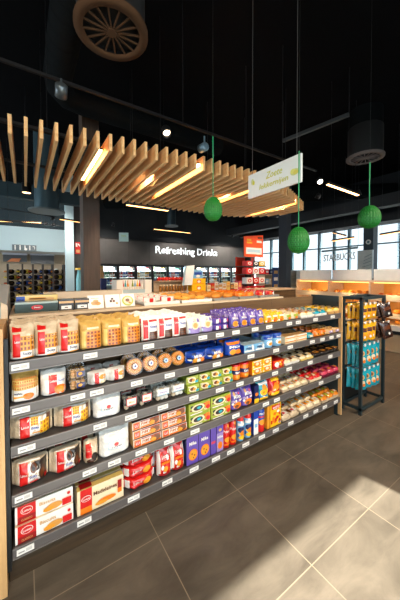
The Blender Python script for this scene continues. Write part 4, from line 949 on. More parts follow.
# small pale shelf unit right of the promo stand and blue banner
QY = 5.4
xa, xb = at_y(264, 280, QY).x, at_y(272.5, 280, QY).x
r = tag(empty('shelf_unit', ((xa + xb) / 2, QY, 0)), 'pale shelf unit between promotion stand and dark pillar', 'shelf'); hw = (xb - xa) / 2
b = MB(); b.box(-hw, hw, .3, .33, 0, 1.5, WOOD_PALE); b.box(-hw, -hw + .02, 0, .3, 0, 1.5, WOOD_PALE); b.box(hw - .02, hw, 0, .3, 0, 1.5, WOOD_PALE); b.build('carcass', r)
for z in (.7, .95, 1.2, 1.48): MB().box(-hw + .02, hw - .02, 0, .3, z - .02, z, WOOD_PALE).build('shelf', r)
for k, z in enumerate((.7, .95, 1.2, 1.48)):
    for i in range(3):
        cn = ['white', 'red', 'navy', 'tan', 'cream', 'ltblue'][(k * 2 + i) % 6]
        mb, sf = form_box(.14, .15, .15, PM(cn)); put(mb, sf, ('r', .15, .3, .85, .7, 'white' if cn != 'white' else 'tan'), 0)
        o = mb.build('grocery_box'); o.location = ((xa + xb) / 2 + (i - 1) * .19, QY + .04, z + .001)
        tag(o, '%s box on the %s level of the pale shelf unit, %s from left' % (cn, sn[k], ORD[i]), 'box', 'boxes on the pale shelf unit')
a, b2 = at_y(273, 280, 5.3).x, at_y(278.5, 280, 5.3).x
bn = MB().box(a, b2, 5.3, 5.33, .02, 1.68, M((40, 66, 120), .5)); bn.box(a - .02, b2 + .02, 5.24, 5.4, 0, .02, BLACKMETAL)
for k, z in enumerate((1.5, 1.3, 1.1, .9)): bn.box(a + .04, b2 - .04, 5.296, 5.3, z, z + .09, PM('white' if k % 2 else 'tan'))
tag(bn.build('banner_stand'), 'narrow dark blue banner stand beside the dark pillar', 'banner')
a, b2 = at_y(101, 280, 7.5).x, at_y(106.5, 280, 7.5).x
bn = MB(); bn.box(a, b2, 7.5, 7.7, 0, 1.38, M((30, 48, 110), .5)); bn.box(a - .02, a + .07, 7.5, 7.66, 1.381, 1.72, PM('tan'))
tag(bn.build('drinks_display'), 'slim dark blue floor display just right of the brown pillar', 'display stand')

# ------------------------------------------------------------------ bread counter on the right
BX = 5.85
BY = [.02, .88, 1.75, 2.62, 3.49, 4.36]
r = tag(empty('bread_counter', (BX, 2.2, 0)), 'pale wooden bakery counter with lit bread bins below the right windows', 'counter')
def bpart(mb, name): o = mb.build(name, r); o.location = (-BX, -2.2, 0); return o
GREYP = M((222, 222, 218), .6, var=.1, scale=9, name='grey_header')
bpart(MB().box(BX, BX + .6, BY[0], BY[-1], 0, .33, M((206, 176, 136), .5, name='cabinet_front')), 'base_cabinet')
for a, b_ in zip(BY, BY[1:]): bpart(MB().box(BX - .012, BX - .001, a + .01, b_ - .01, .04, .32, M((196, 164, 124), .5)), 'cabinet_door')
bpart(MB().box(BX - .08, BX + .6, BY[0], BY[-1], .42, .52, M((214, 206, 196), .4)), 'slab')
bpart(MB().box(BX + .08, BX + .6, BY[0], BY[-1], .335, .418, M((40, 34, 30), .6)), 'recess')
for z0, z1 in ((.64, .735), (.965, 1.085)): bpart(MB().box(BX - .02, BX, BY[0], BY[-1], z0, z1, WOOD_PALE), 'front_board')
for z in (.70, 1.04): bpart(MB().box(BX, BX + .6, BY[0], BY[-1], z, z + .015, WOOD_PALE), 'bin_floor')
bpart(MB().box(BX - .03, BX + .6, BY[0], BY[-1], 1.325, 1.36, WOOD_PALE), 'top_board')
bpart(MB().box(BX + .58, BX + .6, BY[0], BY[-1], .52, 1.325, M((232, 170, 80), .5, name='warm_back_board')), 'back_board')
for y in BY: bpart(MB().box(BX - .022, BX + .58, y - .018, y + .018, .52, 1.325, WOOD_PALE), 'divider')
for a, b_ in zip(BY, BY[1:]): bpart(MB().box(BX + .1, BX + .13, a + .022, b_ - .022, 1.36, 1.585, GREYP), 'header_panel')
WARM = EM((255, 190, 100), 5, 'warm_strip')
for z in (1.31, 1.02, .68):
    for a, b_ in zip(BY, BY[1:]): bpart(MB().box(BX + .05, BX + .08, a + .05, b_ - .05, z - .002, z + .008, WARM), 'lamp_strip')
lp = {}
breadk = [('bread_loaf', .10, .055, .08, 0, 'rustic loaf'), ('bread_roll', .055, .045, .06, 1, 'golden roll'), ('baguette', .16, .035, .05, 2, 'brown short baguette')]
for bi in range(1, 5):
    a, b_ = BY[bi], BY[bi + 1]
    for li, z in enumerate((1.056, .716, .521)):
        kd = breadk[(bi + li) % 3]
        for q in range(5 if li < 2 else 4):
            nm, L, w_, h_, ci, dsc = kd
            if nm not in lp: lp[nm] = o = loaf_mb(L, w_, h_, BRED[ci]).build(nm)
            else: o = lp[nm].copy(); COL.objects.link(o)
            y = a + .12 + (b_ - a - .24) * q / 4
            o.location = (BX + (.19 if nm == 'baguette' else .12), y, z + (.09 if li == 1 or li == 0 else .0) * 0 + .001)
            o.rotation_euler = (0, 0, random.uniform(-.3, .3))
            tag(o, '%s, %s from the near end, %s level of the %s bread bay' % (dsc, ORD[q], ('top', 'middle', 'lowest')[li], ORD[bi - 1]), 'bread', dsc + 's in the bread counter')
# product shelf at the far end of the counter
a, b2 = at_x(290, 280, 6.6), at_x(296.5, 280, 6.6)
r2 = tag(empty('shelf_unit', (6.6, (a.y + b2.y) / 2, 0)), 'narrow grey shelf unit right of the dark pillar at the bread counter', 'shelf'); hw = abs(a.y - b2.y) / 2
b = MB(); b.box(.3, .33, -hw, hw, 0, 1.6, GREYP); b.box(0, .3, -hw, -hw + .02, 0, 1.6, GREYP); b.box(0, .3, hw - .02, hw, 0, 1.6, GREYP); b.build('carcass', r2)
for z in (.8, 1.0, 1.2, 1.4): MB().box(0, .3, -hw + .02, hw - .02, z - .02, z, GREYP).build('shelf', r2)

# ------------------------------------------------------------------ left background
r = tag(empty('bottle_rack', (.17, 5.0, 0)), 'tall dark bottle rack with lying wine bottles in front of the checkout', 'rack')
b = MB(); b.box(-.4, .4, .0, .26, 0, .05, WOOD_DARK); b.build('base', r)
for x in (-.388, -.2, -.06, .08, .22, .388): MB().box(x - .012, x + .012, 0, .24, .05, 1.66, M((40, 30, 26), .5)).build('upright', r)
wine = None
for zi in range(7):
    z = 1.0 + zi * .09
    for xi in range(5):
        cap = [(150, 70, 30), (40, 80, 160), (196, 120, 50), (200, 180, 60)][(zi * 3 + xi) % 4]
        key = (zi * 3 + xi) % 4
        nm = ['copper', 'blue', 'amber', 'yellow'][key]
        k2 = ('wine', key)
        if k2 not in lp:
            o = empty('wine_bottle'); lp[k2] = o
            mb = MB(); mb.lathe([(.0, 0), (.034, .004), (.036, .02), (.036, .15), (.03, .175), (.013, .2), (.012, .26)], axis='y', m=M((26, 22, 20), .2), n=12); mb.build('glass', o)
            mb = MB(); mb.lathe([(.0145, .215), (.0145, .265), (.0, .266)], axis='y', m=M(cap, .35, .3), n=12); mb.build('cap', o)
            mb = MB(); mb.lathe([(.0368, .05), (.0368, .12)], axis='y', m=M(cap if key in (1, 3) else (226, 214, 190), .5), n=12, cap=False); mb.build('label', o)
        else: o = dup(lp[k2])
        o.location = (.17 - .25 + xi * .155, 5.19, z); o.rotation_euler = (0, 0, PI - .75)
        tag(o, 'wine bottle with %s cap, %s in row %s of the dark bottle rack' % (nm, ORD[xi], ['one from below', 'two from below', 'three from below', 'four from below', 'five from below', 'six from below', 'seven from below'][zi]), 'bottle', 'wine bottles in the dark rack')
    if zi < 7:
        MB().box(-.388, .388, .02, .235, z - .046, z - .038, M((48, 34, 28), .5)).build('shelf', r)
# pictogram sign
a, b2 = at_y(12, 244.2, 10.9), at_y(36.5, 251, 10.9)
sg = MB(); sg.box(a.x, b2.x, 10.94, 10.98, b2.z, a.z, M((92, 104, 110), .5))
W_ = b2.x - a.x
for k in range(4):
    cx = a.x + W_ * (.12 + .2 * k); cz = (a.z + b2.z) / 2
    sg.lathe([(.022, 0), (.022, .006)], (cx, 10.93, cz + .06), 'y', WHITE, 10); sg.box(cx - .018, cx + .018, 10.932, 10.94, cz - .08, cz + .034, WHITE)
    if k == 2: sg.lathe([(.045, 0), (.045, .006)], (cx + .02, 10.93, cz - .05), 'y', WHITE, 12)
sg.bar((a.x + W_ * .84, 10.934, (a.z + b2.z) / 2 + .05), (a.x + W_ * .93, 10.934, (a.z + b2.z) / 2 + .05), .012, .02, WHITE); sg.bar((a.x + W_ * .92, 10.934, (a.z + b2.z) / 2 + .05), (a.x + W_ * .92, 10.934, (a.z + b2.z) / 2 - .04), .02, .012, WHITE)
tag(sg.build('pictogram_sign'), 'grey sign with white pictograms and arrow on the pale wall', 'sign')
# red notice
a, b2 = at_y(75, 242, 9.48), at_y(80.5, 254, 9.48)
sg = MB().box(a.x, b2.x, 9.46, 9.4995, b2.z, a.z, PM('red')); Wd = b2.x - a.x; Hh = a.z - b2.z
sg.box(a.x + Wd * .1, a.x + Wd * .4, 9.455, 9.46, b2.z + Hh * .6, a.z - Hh * .1, WHITE); sg.bar((a.x + Wd * .55, 9.456, a.z - Hh * .15), (a.x + Wd * .9, 9.456, a.z - Hh * .35), .01, .03, WHITE); sg.box(a.x + Wd * .15, a.x + Wd * .85, 9.455, 9.46, b2.z + Hh * .1, b2.z + Hh * .35, PM('tan'))
tag(sg.build('safety_notice'), 'small red safety notice with white symbols left of the brown pillar', 'sign')
# wall screens over the checkout
for k, (p0, p1, y0, y1, lb) in enumerate(((3, 27, 254.5, 262, 'left'), (30.5, 54, 255, 264, 'right'))):
    a, b2 = at_y(p0, y0, 12.3), at_y(p1, y1, 12.3)
    r = empty('menu_screen', ((a.x + b2.x) / 2, 12.3, b2.z)); w2 = (b2.x - a.x) / 2; hh = a.z - b2.z
    MB().box(-w2, w2, 0, .06, 0, hh, M((70, 72, 74), .4)).build('screen', r)
    MB().box(-w2 - .02, w2 + .02, -.03, .08, hh, hh + .14, M((196, 196, 204), .4)).build('canopy_strip', r)
    if k == 0: MB().hexa([(-w2 * .7, -.01, 0), (w2 * .3, -.01, 0), (w2 * .3, 0, 0), (-w2 * .7, 0, 0), (-w2 * .3, -.01, hh * .5), (w2 * .5, -.01, hh * .5), (w2 * .5, 0, hh * .5), (-w2 * .3, 0, hh * .5)], M((214, 124, 70), .5)).build('picture', r)
    MB().box(-.03, .03, .06, .32, hh * .4, hh * .6, BLACKMETAL).build('bracket', r)
    tag(r, 'dark wall screen under a pale strip, %s of the two behind the bottle rack' % lb, 'screen', 'wall screens at the checkout')
c = at_y(56.5, 278, 11.2)
r = empty('checkout_counter', (c.x - 1.0, 11.3, 0)); MB().box(-1.6, .9, 0, .7, 0, 1.05, M((96, 70, 50), .5)).build('body', r); MB().box(-1.65, .95, -.05, .75, 1.05, 1.09, WOOD_DARK).build('worktop', r)
tag(r, 'brown checkout counter under the wall screens at the back left', 'counter')
ck = MB(); ck.lathe([(.11, 0), (.11, .03)], (0, 0, 0), 'y', WHITE, 18); ck.lathe([(.12, .01), (.12, .035)], (0, 0, 0), 'y', M((130, 140, 140), .4), 18); ck.tube([(0, .02, -.1), (0, .02, -.5)], .02, BLACKMETAL, 6)
ck = ck.build('round_clock'); ck.location = (c.x, 11.34, c.z)
ck.location.z = 1.09 + .5
tag(ck, 'small round white dial on a stem at the checkout counter', 'clock')
r = empty('tall_cabinet', (at_y(58, 280, 10.4).x, 10.4, 0)); MB().box(-.35, .2, 0, .4, 0, 1.55, M((70, 48, 40), .5)).build('body', r); MB().box(-.3, .15, -.015, -.002, .1, 1.45, M((56, 36, 30), .5)).build('door', r)
tag(r, 'dark brown tall cabinet standing right of the bottle rack', 'cabinet')
a = at_y(79.5, 270, 8.6)
r = empty('drink_dispenser', (a.x, 8.6, 0)); MB().lathe([(.1, 0), (.1, 1.35), (.07, 1.5), (.05, 1.62)], m=M((120, 190, 196), .3), n=14).build('body', r); MB().lathe([(.12, 1.62), (.12, 1.68)], m=PM('yellow'), n=14).build('lid', r)
tag(r, 'turquoise bottle-shaped display with yellow top beside the brown pillar', 'display stand')

# ------------------------------------------------------------------ ceiling canopy of slats
front = [(10.5, 133.5), (26, 136), (41, 138.5), (57.5, 141), (71.6, 143), (106, 150), (152, 159), (198, 169), (260, 184), (286, 195), (304, 211)]
back = [(8, 182), (18, 184), (28, 187), (48, 190), (75, 195), (98, 199), (127, 204), (165, 209), (195, 213), (228, 217), (245, 217.5), (265, 217), (285, 215), (304, 212)]
ZS = 2.70
fp = [at_z(p, q, ZS) for p, q in front]; bpx = [at_z(p, q, ZS) for p, q in back]
def interp(pts, x):
    if x <= pts[0].x: return pts[0].y
    for a, b in zip(pts, pts[1:]):
        if a.x <= x <= b.x: return a.y + (b.y - a.y) * (x - a.x) / max(1e-6, b.x - a.x)
    return pts[-1].y
cn = tag(empty('slat_canopy', (2, 3.5, ZS)), 'suspended canopy of parallel pine slats with warm light strips above the gondola', 'canopy')
SH, ST = .165, .028
sp = .1155; x = at_z(-14, 132, ZS).x
x = fp[1].x - sp * 4
lights_x = []
k = 0
while x < fp[-1].x + .02:
    y0, y1 = interp(fp, x), interp(bpx, x)
    if y1 - y0 > .12:
        mb = MB().box(-ST / 2, ST / 2, y0, y1, 0, SH, WOOD_SLAT); o = mb.build('slat', cn, bevel=.002); o.location = (x - 2, -3.5, 0)
    x += sp; k += 1
XS0 = fp[1].x - sp * 4
fr = MB()
for yy in (3.0, 4.0): fr.box(XS0 - 2, 3.4 - 2 + .5, yy - 3.5 - .02, yy - 3.5 + .02, SH, SH + .03, BLACKMETAL)
fr.build('carrier_rail', cn)
for xx in (.2, 1.4, 2.8, 3.7):
    for yy in (3.0, 4.0): MB().tube([(xx - 2, yy - 3.5, SH + .03), (xx - 2, yy - 3.5, 4.6 - ZS)], .004, BLACKMETAL, 5).build('hanger', cn)
STRIP = EM((255, 196, 130), 26, 'warm_tube')
def slot(xt): return fp[1].x + (math.floor((xt - fp[1].x) / sp) + .5) * sp
for xt, ya, yb in ((.68, 2.85, 3.85), (1.68, 2.6, 3.95), (2.77, 2.75, 3.75), (3.85, 2.95, 4.05)):
    xx = slot(xt)
    o = MB()
    for q in ((-.016, -.006), (.006, .016)): o.box(q[0], q[1], ya, yb, .05, .07, STRIP)
    o.box(-.02, .02, ya, yb, .071, .085, BLACKMETAL)
    o = o.build('lamp_strip', cn); o.location = (xx - 2, -3.5, 0)

# linear light behind the canopy and others
def linear_lamp(p, q, Y=None, pts=None, name='linear_lamp', label='', wire=True, glow=(255, 190, 120), st=6, w=.05):
    A, B = pts
    A, B = Vector(A), Vector(B); mid = (A + B) / 2
    r = empty(name, mid); d = B - A
    h = MB(); h.bar(-d / 2, d / 2, w, .04, M((30, 28, 26), .5)); h.build('housing', r)
    g_ = MB(); g_.bar(-d / 2 - Vector((0, 0, .024)), d / 2 - Vector((0, 0, .024)), w * .8, .008, EM(glow, st)); g_.build('diffuser', r)
    if wire:
        for t in (-.4, .4): MB().tube([d * t + Vector((0, 0, .02)), d * t + Vector((0, 0, 4.6 - mid.z))], .003, BLACKMETAL, 5).build('hanger', r)
    tag(r, label, 'lamp', 'linear pendant lamps'); return r
linear_lamp(0, 0, pts=(at_z(126.5, 203.5, 2.62), at_z(168, 209.5, 2.62)), label='warm linear lamp along the rear edge of the slat canopy')
linear_lamp(0, 0, pts=(at_z(327.5, 183, 2.95), at_z(358, 194, 2.95)), label='warm linear lamp right of the hanging sign', st=12)
linear_lamp(0, 0, pts=(at_z(0, 220.5, 3.0), at_z(41, 222, 3.0)), label='warm linear lamp above the pale wall at the far left', st=3)
linear_lamp(0, 0, pts=(at_z(60, 218.5, 2.9), at_z(80, 221.5, 2.9)), label='warm linear lamp just left of the brown pillar', st=3)
linear_lamp(0, 0, pts=(at_z(154, 228.5, 3.0), at_z(190, 232.5, 3.0)), label='warm linear lamp above the Refreshing Drinks lettering', st=5)
linear_lamp(0, 0, pts=(at_x(333, 232, 7), at_x(346, 235.5, 7)), label='short linear lamp before the windows, upper left of pair', st=4)
linear_lamp(0, 0, pts=(at_x(332, 240.5, 7), at_x(354, 237, 7)), label='short linear lamp before the windows, lower right of pair', st=4)
linear_lamp(0, 0, pts=(at_x(380, 234.5, 6.5), at_x(400, 231, 6.5)), label='linear lamp before the windows right of the window pillar', st=4)

# track rails and spots
def rail(a, b, label, r=.02):
    mb = MB(); mb.bar(a, b, .024, .022, BLACKMETAL); a, b = Vector(a), Vector(b)
    n = 4
    for k in range(n):
        p = a.lerp(b, (k + .5) / n); mb.tube([p, (p.x, p.y, 4.6)], .004, BLACKMETAL, 5)
    return tag(mb.build('track_rail'), label, 'light rail')
RZ = 3.07
_RAILS = 1
rail((-2.5, 2.46, RZ), (3.75, 2.46, RZ), 'black ceiling track rail running above the front of the slat canopy')
rail((-3.0, -.75, 3.2), (4.5, -.75, 3.2), 'black ceiling track rail opposite the gondola front')  # added out of view to carry lamps for the shelf front
rail(at_y(0, 220.5, 8.5), at_y(64, 226, 8.5), 'black track rail in front of the pale wall at the far left')
rail(at_y(0, 208, 7.5), at_y(58, 217.5, 7.5), 'thin black track rail beside the round grille at the far left')
WARMW = (1.0, .79, .57)
def spot(p, target, label, power, ang=70, blend=.6, glow=30, col=WARMW, body=BLACKMETAL, size=.05, group='track spotlights'):
    p, t = Vector(p), Vector(target); d = (t - p).normalized()
    r = empty('track_spotlight', p)
    q = d.to_track_quat('Z', 'Y').to_matrix().to_4x4()
    mb = MB(); mb.lathe([(.03, -.10), (.045, -.09), (.045, .0), (.04, .0), (.036, -.03)], m=body, n=16, cap=False); mb.lathe([(.0, -.10), (.03, -.10)], m=body, n=16, cap=False); mb.xf(q); mb.build('housing', r)
    gl = MB(); gl.lathe([(.036, -.031), (.0, -.0305)], m=EM((255, 226, 190), glow), n=14, cap=False); gl.xf(q); gl.build('lens', r)
    ar = MB(); ar.tube([(-d * .07), (-d.x * .07, -d.y * .07, .11)], .008, body, 6); ar.build('arm', r)
    tag(r, label, 'spotlight', group)
    if power:
        l = bpy.data.lights.new('spot_beam', 'SPOT'); l.energy = power; l.color = col; l.spot_size = math.radians(ang); l.spot_blend = blend; l.shadow_soft_size = size
        lo = bpy.data.objects.new('spot_beam', l); COL.objects.link(lo); lo.location = p + d * .02; lo.rotation_euler = d.to_track_quat('-Z', 'Y').to_euler()
    return r
spot(at_y(167, 134, 2.46), (.9, 0.9, .5), 'glowing track spotlight over the middle of the slat canopy front', 15, 60, glow=9)
spot(at_y(200.5, 149, 2.46), (1.3, 8, 3.2), 'silver track spotlight turned away behind the first green ornament', 0, body=M((120, 150, 170), .3, .6), glow=1)
spot(at_y(61, 97, 2.46), (.4, 5, 1.2), 'pale cylindrical track spotlight under the ceiling duct', 0, body=M((96, 106, 112), .3, .6), glow=1)
for k, (x, tx, pw_) in enumerate(((-1.6, -.4, 84), (-.7, .2, 84), (.3, .75, 84), (1.2, 1.3, 92), (2.1, 1.9, 100), (3.0, 2.5, 112), (3.9, 3.1, 90))):  # added lamps behind the camera, light the shelf fronts
    spot((x, -.75, 3.08), (tx, 1.6, .75), 'track spotlight on the rear rail, %s from the left, aimed at the gondola' % ORD[k], pw_, 75, .7)
spot((3.4, -.75, 3.08), (3.25, 1.4, .85), 'track spotlight at the end of the rear rail, aimed at the peg rack', 130, 45, .8)  # added lamp, brightens the hanging bags
for k, tx in enumerate((1.2, 2.6)):  # added unseen pair, brightens the slat sides
    spot((-2.3 + .8 * k, -.75, 3.08), (tx, 3.3, 2.62), 'track spotlight near the rear rail end, %s of two aimed up at the canopy' % ORD[k], 150, 60, .8)
spot(at_z(320.5, 182, 2.93), (2.6, .9, 1.5), 'bright spotlight at the near end of the linear lamp right of the sign', 40, 80, glow=200)
for k, (px, py, z) in enumerate(((350, 196, 2.95), )):
    spot(at_z(359, 195.5, z), (5.8, 2.2, .9), 'small spotlight at the far end of the linear lamp', 150, 80, glow=40)
for k, (px, py, Y, lb) in enumerate(((45.5, 224, 8.5, 'above the pale wall, left of two'), (53.5, 225, 8.5, 'above the pale wall, right of two'), (52.5, 219, 7.5, 'beside the round ceiling grille'), (113, 226, 8.2, 'over the dark fascia by the brown pillar'),
        (190, 234, 8.4, 'at the end of the lamp above the lettering'), (232, 237, 8.6, 'above the fascia end, left of pair'), (241, 238, 8.6, 'above the fascia end, right of pair'))):
    q = at_y(px, py, Y)
    tg = (q.x, 11.0, 2.6) if k < 2 else ((q.x, 10.9, 1.6) if k == 2 else (q.x, 9.5, 1.7))
    spot(q, tg, 'small glowing ceiling spotlight %s' % lb, 70 if k < 3 else 110, 110, glow=14, col=(1, .93, .84))
for k, x in enumerate((1.3, 2.6, 3.9, 4.9)):  # added lamps out of sight, brighten the displays behind the gondola
    spot((x, 3.2, 3.0), (x, 4.4, 1.2), 'track spotlight hidden above the canopy, %s from the left, aimed at the low counter' % ORD[k], 170, 80, glow=1.5)
r = empty('ceiling_downlight', at_z(26.5, 190, 2.9)); MB().lathe([(.07, -.05), (.07, .11), (.0, .11)], m=BLACKMETAL, n=16, cap=False).build('housing', r); MB().lathe([(.06, -.045), (.0, -.044)], m=EM((255, 205, 150), 6), n=16, cap=False).build('lens', r)
MB().tube([(0, 0, .11), (0, 0, 4.6 - r.location.z)], .008, BLACKMETAL, 5).build('stem', r)
tag(r, 'black cylindrical ceiling downlight below the left slats', 'lamp')

# ------------------------------------------------------------------ hanging sign and ornaments
a, b2 = at_x(248.3, 176, 2.0), at_x(301.3, 153.3, 2.0)
ya, yb = a.y, b2.y; z1 = a.z; z0 = at_x(249, 199, 2.0).z
r = tag(empty('hanging_sign', (2.0, (ya + yb) / 2, z0)), 'white hanging sign with yellow-green handwriting in front of the slat canopy', 'sign')
W = ya - yb; Hs = z1 - z0
MB().box(0, .018, -W / 2, W / 2, 0, Hs, M((226, 232, 230), .5, var=.02, name='sign_board')).build('board', r, bevel=.002)
for s_ in (-.42, .42): MB().tube([(.009, s_ * W, Hs), (.009, s_ * W, 4.6 - z0)], .0025, M((110, 110, 110), .4, .5), 5).build('wire', r)
LG = M((196, 196, 30), .5, name='yellow_green_ink')
lt = letters('Zoete', (-.001, W * .12, Hs * .56), (0, -1, 0), (0, 0, 1), W * .30, Hs * .26, LG, 'lettering', .002, .0, .25, r, .02)
lt = letters('lekkernijen', (-.001, W * .26, Hs * .16), (0, -1, 0), (0, 0, 1), W * .54, Hs * .27, LG, 'lettering', .002, .0, .25, r, .02)
og = MB(); SG = M((206, 212, 140), .5)
def egg2(cy, cz, ry, rz, m, n=18, lay=0.0): og.add([(-.002 - lay, cy, cz)] + [(-.002 - lay, cy - ry * math.cos(2 * PI * k / n) , cz + rz * math.sin(2 * PI * k / n) * (1 - .0)) for k in range(n)], [(0, 1 + k, 1 + (k + 1) % n) for k in range(n)], m)
egg2(W * .4, Hs * .66, W * .03, Hs * .13, SG); egg2(W * .37, Hs * .6, W * .02, Hs * .09, LG, lay=.001); og.build('egg_motif', r); og = MB()
egg2(-W * .40, Hs * .42, W * .07, Hs * .12, SG); egg2(-W * .37, Hs * .46, W * .04, Hs * .09, M((226, 224, 120), .5), lay=.001); egg2(-W * .42, Hs * .40, W * .04, Hs * .08, M((214, 206, 90), .5), lay=.002)
og.build('egg_motif', r)

GREEN = M((8, 118, 34), .55, var=.12, scale=40, name='green_tissue_paper'); GREEN_SHADE = M((4, 62, 20), .6, name='green_tissue_shade')  # darker green paints the shade inside paper cells and slit
RIB = M((30, 150, 96), .5, name='green_ribbon')
def ornament(c, hgt, wid, topz, label, a0=0.0):
    r = empty('paper_ornament', c, a0)
    mb = MB(); NS = 22; n = 10; R = wid / 2; H = hgt / 2
    prof = []
    for j in range(n + 1):
        t = -1 + 2 * j / n
        prof.append((R * math.sqrt(max(0, 1 - abs(t) ** 2.1)) * (1 - .10 * t), H * t))
    NV = 12
    def E(t, z, k=1.0):
        t_ = max(-1, min(1, z)); rr = R * math.sqrt(max(0, 1 - abs(t_) ** 2.1)) * (1 - .10 * t_) * k
        return (rr * math.cos(t), rr * math.sin(t), H * t_)
    def fold(u): return 1 - .05 * (abs(((u * 24) % 1.0) - .5) * 2)
    mb.grid(lambda u, v: E(2 * PI * u, -1 + 2 * v, fold(u)), 48, 20, GREEN, smooth=False)
    for j in range(NV):
        z = -.86 + 1.72 * (j + .5) / NV; dz = .05
        for k in range(24):
            t = 2 * PI * (k + (.25 if j % 2 else .75)) / 24; dt = .075
            mb.add([E(t - dt, z, 1.004), E(t, z - dz, 1.004), E(t + dt, z, 1.004), E(t, z + dz, 1.004)], [(0, 1, 2, 3)], GREEN_SHADE)
    mb.add([E(3.9, -.9, 1.012), E(3.98, -.9, 1.012), E(4.0, 0, 1.012), E(3.98, .9, 1.012), E(3.9, .9, 1.012), E(3.88, 0, 1.012)], [(0, 1, 2, 5), (5, 2, 3, 4)], GREEN_SHADE)
    mb.build('honeycomb_egg', r)
    rb = MB(); L = topz - c[2]
    rb.tube([(0, 0, H - .005), (.002, 0, H + (L - H) * .5), (0, 0, L)], [.0035, .0042, .006], RIB, 6); rb.build('ribbon', r)
    MB().tube([(0, 0, L), (0, 0, 4.6 - c[2])], .0010, M((40, 44, 42), .6), 5).build('thread', r)
    tag(r, label, 'ornament', 'green honeycomb ornaments')
p = O + ray(213, 209) * 2.4; ornament(p, .222, .165, (O + ray(212.5, 137) * 2.4).z, 'green honeycomb paper egg hanging before the middle of the slat canopy', .2)
p = O + ray(298.5, 240.3) * 2.2; ornament(p, .226, .172, (O + ray(298, 152) * 2.2).z, 'green honeycomb paper egg hanging below the white sign edge', .7)
p = O + ray(369.3, 217) * 2.4; ornament(p, .21, .182, (O + ray(369, 163) * 2.4).z, 'green honeycomb paper egg hanging before the right windows', 1.2)

# small hanging sign near the pillar
a, b2 = at_y(120.5, 232, 7.0), at_y(128.5, 241.5, 7.0)
r = tag(empty('hanging_sign', ((a.x + b2.x) / 2, 7.0, b2.z)), 'small pale green hanging sign right of the brown pillar', 'sign')
w2 = (b2.x - a.x) / 2; hh = a.z - b2.z
MB().hexa([(-w2, .12, 0), (w2, 0, 0), (w2, .02, 0), (-w2, .14, 0), (-w2, .12, hh), (w2, 0, hh), (w2, .02, hh), (-w2, .14, hh)], M((190, 214, 204), .5)).build('board', r)
letters('Verse', (-w2 * .6, .09, hh * .55), Vector((2 * w2, -.12, 0)).normalized(), (0, 0, 1), w2 * 1.2, hh * .2, LG, 'lettering', .004, 0, 0, r)
MB().tube([(0, .07, hh), (0, .07, 4.6 - b2.z)], .003, BLACKMETAL, 5).build('wire', r)

# ------------------------------------------------------------------ ducts, grilles
DUCT = M((12, 15, 16), .75, .0, name='spiral_duct_steel')
BRONZE = M((74, 54, 38), .6, name='bronze_grille'); GREYG = M((104, 98, 96), .5, name='grey_grille')
for m_ in (DUCT, BRONZE, GREYG): m_.node_tree.nodes['Principled BSDF'].inputs['Specular IOR Level'].default_value = .08; m_.node_tree.nodes['Principled BSDF'].inputs['Roughness'].default_value = .9
def duct_mb(pts, r, n=20, ring=.18):
    pts = [Vector(p) for p in pts]; mb = MB(); mb.tube(pts, r, DUCT, n)
    for a, b in zip(pts, pts[1:]):
        L = (b - a).length
        if L > ring * 1.5:
            for k in range(1, int(L / ring)):
                p = a.lerp(b, k * ring / L); d = (b - a).normalized() * .006; mb.tube([p - d, p + d], r * 1.012, DUCT, n)
    return mb
def grille(c, R, m, label, arm=True):
    r = empty('ceiling_grille', c)
    mb = MB(); mb.lathe([(R * .76, .0), (R * .76, -.012), (R, -.012), (R, .02)], m=m, n=36, cap=False); mb.build('rim', r)
    mb = MB()
    for k in range(16):
        a = 2 * PI * k / 16; mb.bar((R * .12 * math.cos(a), R * .12 * math.sin(a), 0), (R * .78 * math.cos(a), R * .78 * math.sin(a), 0), .012, .012, m)
    mb.build('spokes', r)
    MB().lathe([(R * .14, -.014), (R * .14, .012)], m=m, n=14).build('hub', r)
    mb = MB(); mb.lathe([(R * .92, .021), (R * .92, .5), (R * .75, .56)], m=M((12, 14, 15), .8), n=28, cap=False); mb.lathe([(R * .0, .06), (R * .9, .06)], m=M((8, 8, 9), .9), n=20, cap=False); mb.build('collar', r)  # black disc added inside the collar to paint its dark interior
    tag(r, label, 'air vent', 'round ceiling grilles'); return r
g1 = at_z(112, 32, 3.45); R1 = .285
grille(g1, R1, BRONZE, 'large round bronze spoked ceiling grille above the left of the canopy')
g2 = at_z(365, 158, 3.5); grille(g2, .29, GREYG, 'round grey spoked ceiling grille at the upper right')
tag(duct_mb([(g2.x, g2.y, 3.98), (g2.x, g2.y, 4.3)], .26).build('ceiling_duct'), 'vertical round duct above the grey ceiling grille', 'duct')
p0, p1 = at_z(71, 0, 4.1), at_z(62, 92, 4.1)
pts = [(p0.x, p0.y - 4, 4.12), (p0.x, p1.y - .3, 4.12), (p0.x + .03, p1.y - .08, 4.12), (p0.x + .16, p1.y + .1, 4.12), (p0.x + .4, p1.y + .16, 4.12), (3.4, p1.y + .16, 4.12)]
tag(duct_mb(pts, .17).build('ceiling_duct'), 'long dark spiral duct bending under the ceiling beside the bronze grille', 'duct')
tag(duct_mb([(2.3, 9.2, 3.9), (9.0, 3.4, 3.9)], .22).build('ceiling_duct'), 'dark round duct crossing high above the drinks wall', 'duct')
gp = at_y(47, 212, 6.8)
r = empty('ceiling_grille', gp); MB().lathe([(.36, 0), (.36, .03), (.2, .04)], m=M((120, 128, 128), .4, .3), n=26).build('rim', r); MB().lathe([(.24, .04), (.24, 4.6 - gp.z)], m=M((70, 92, 100), .4, .5), n=22).build('collar', r)
tag(r, 'round grey ceiling grille on a wide pipe at the far left', 'air vent', 'round ceiling grilles')
gp = at_y(171.5, 226.5, 7.2)
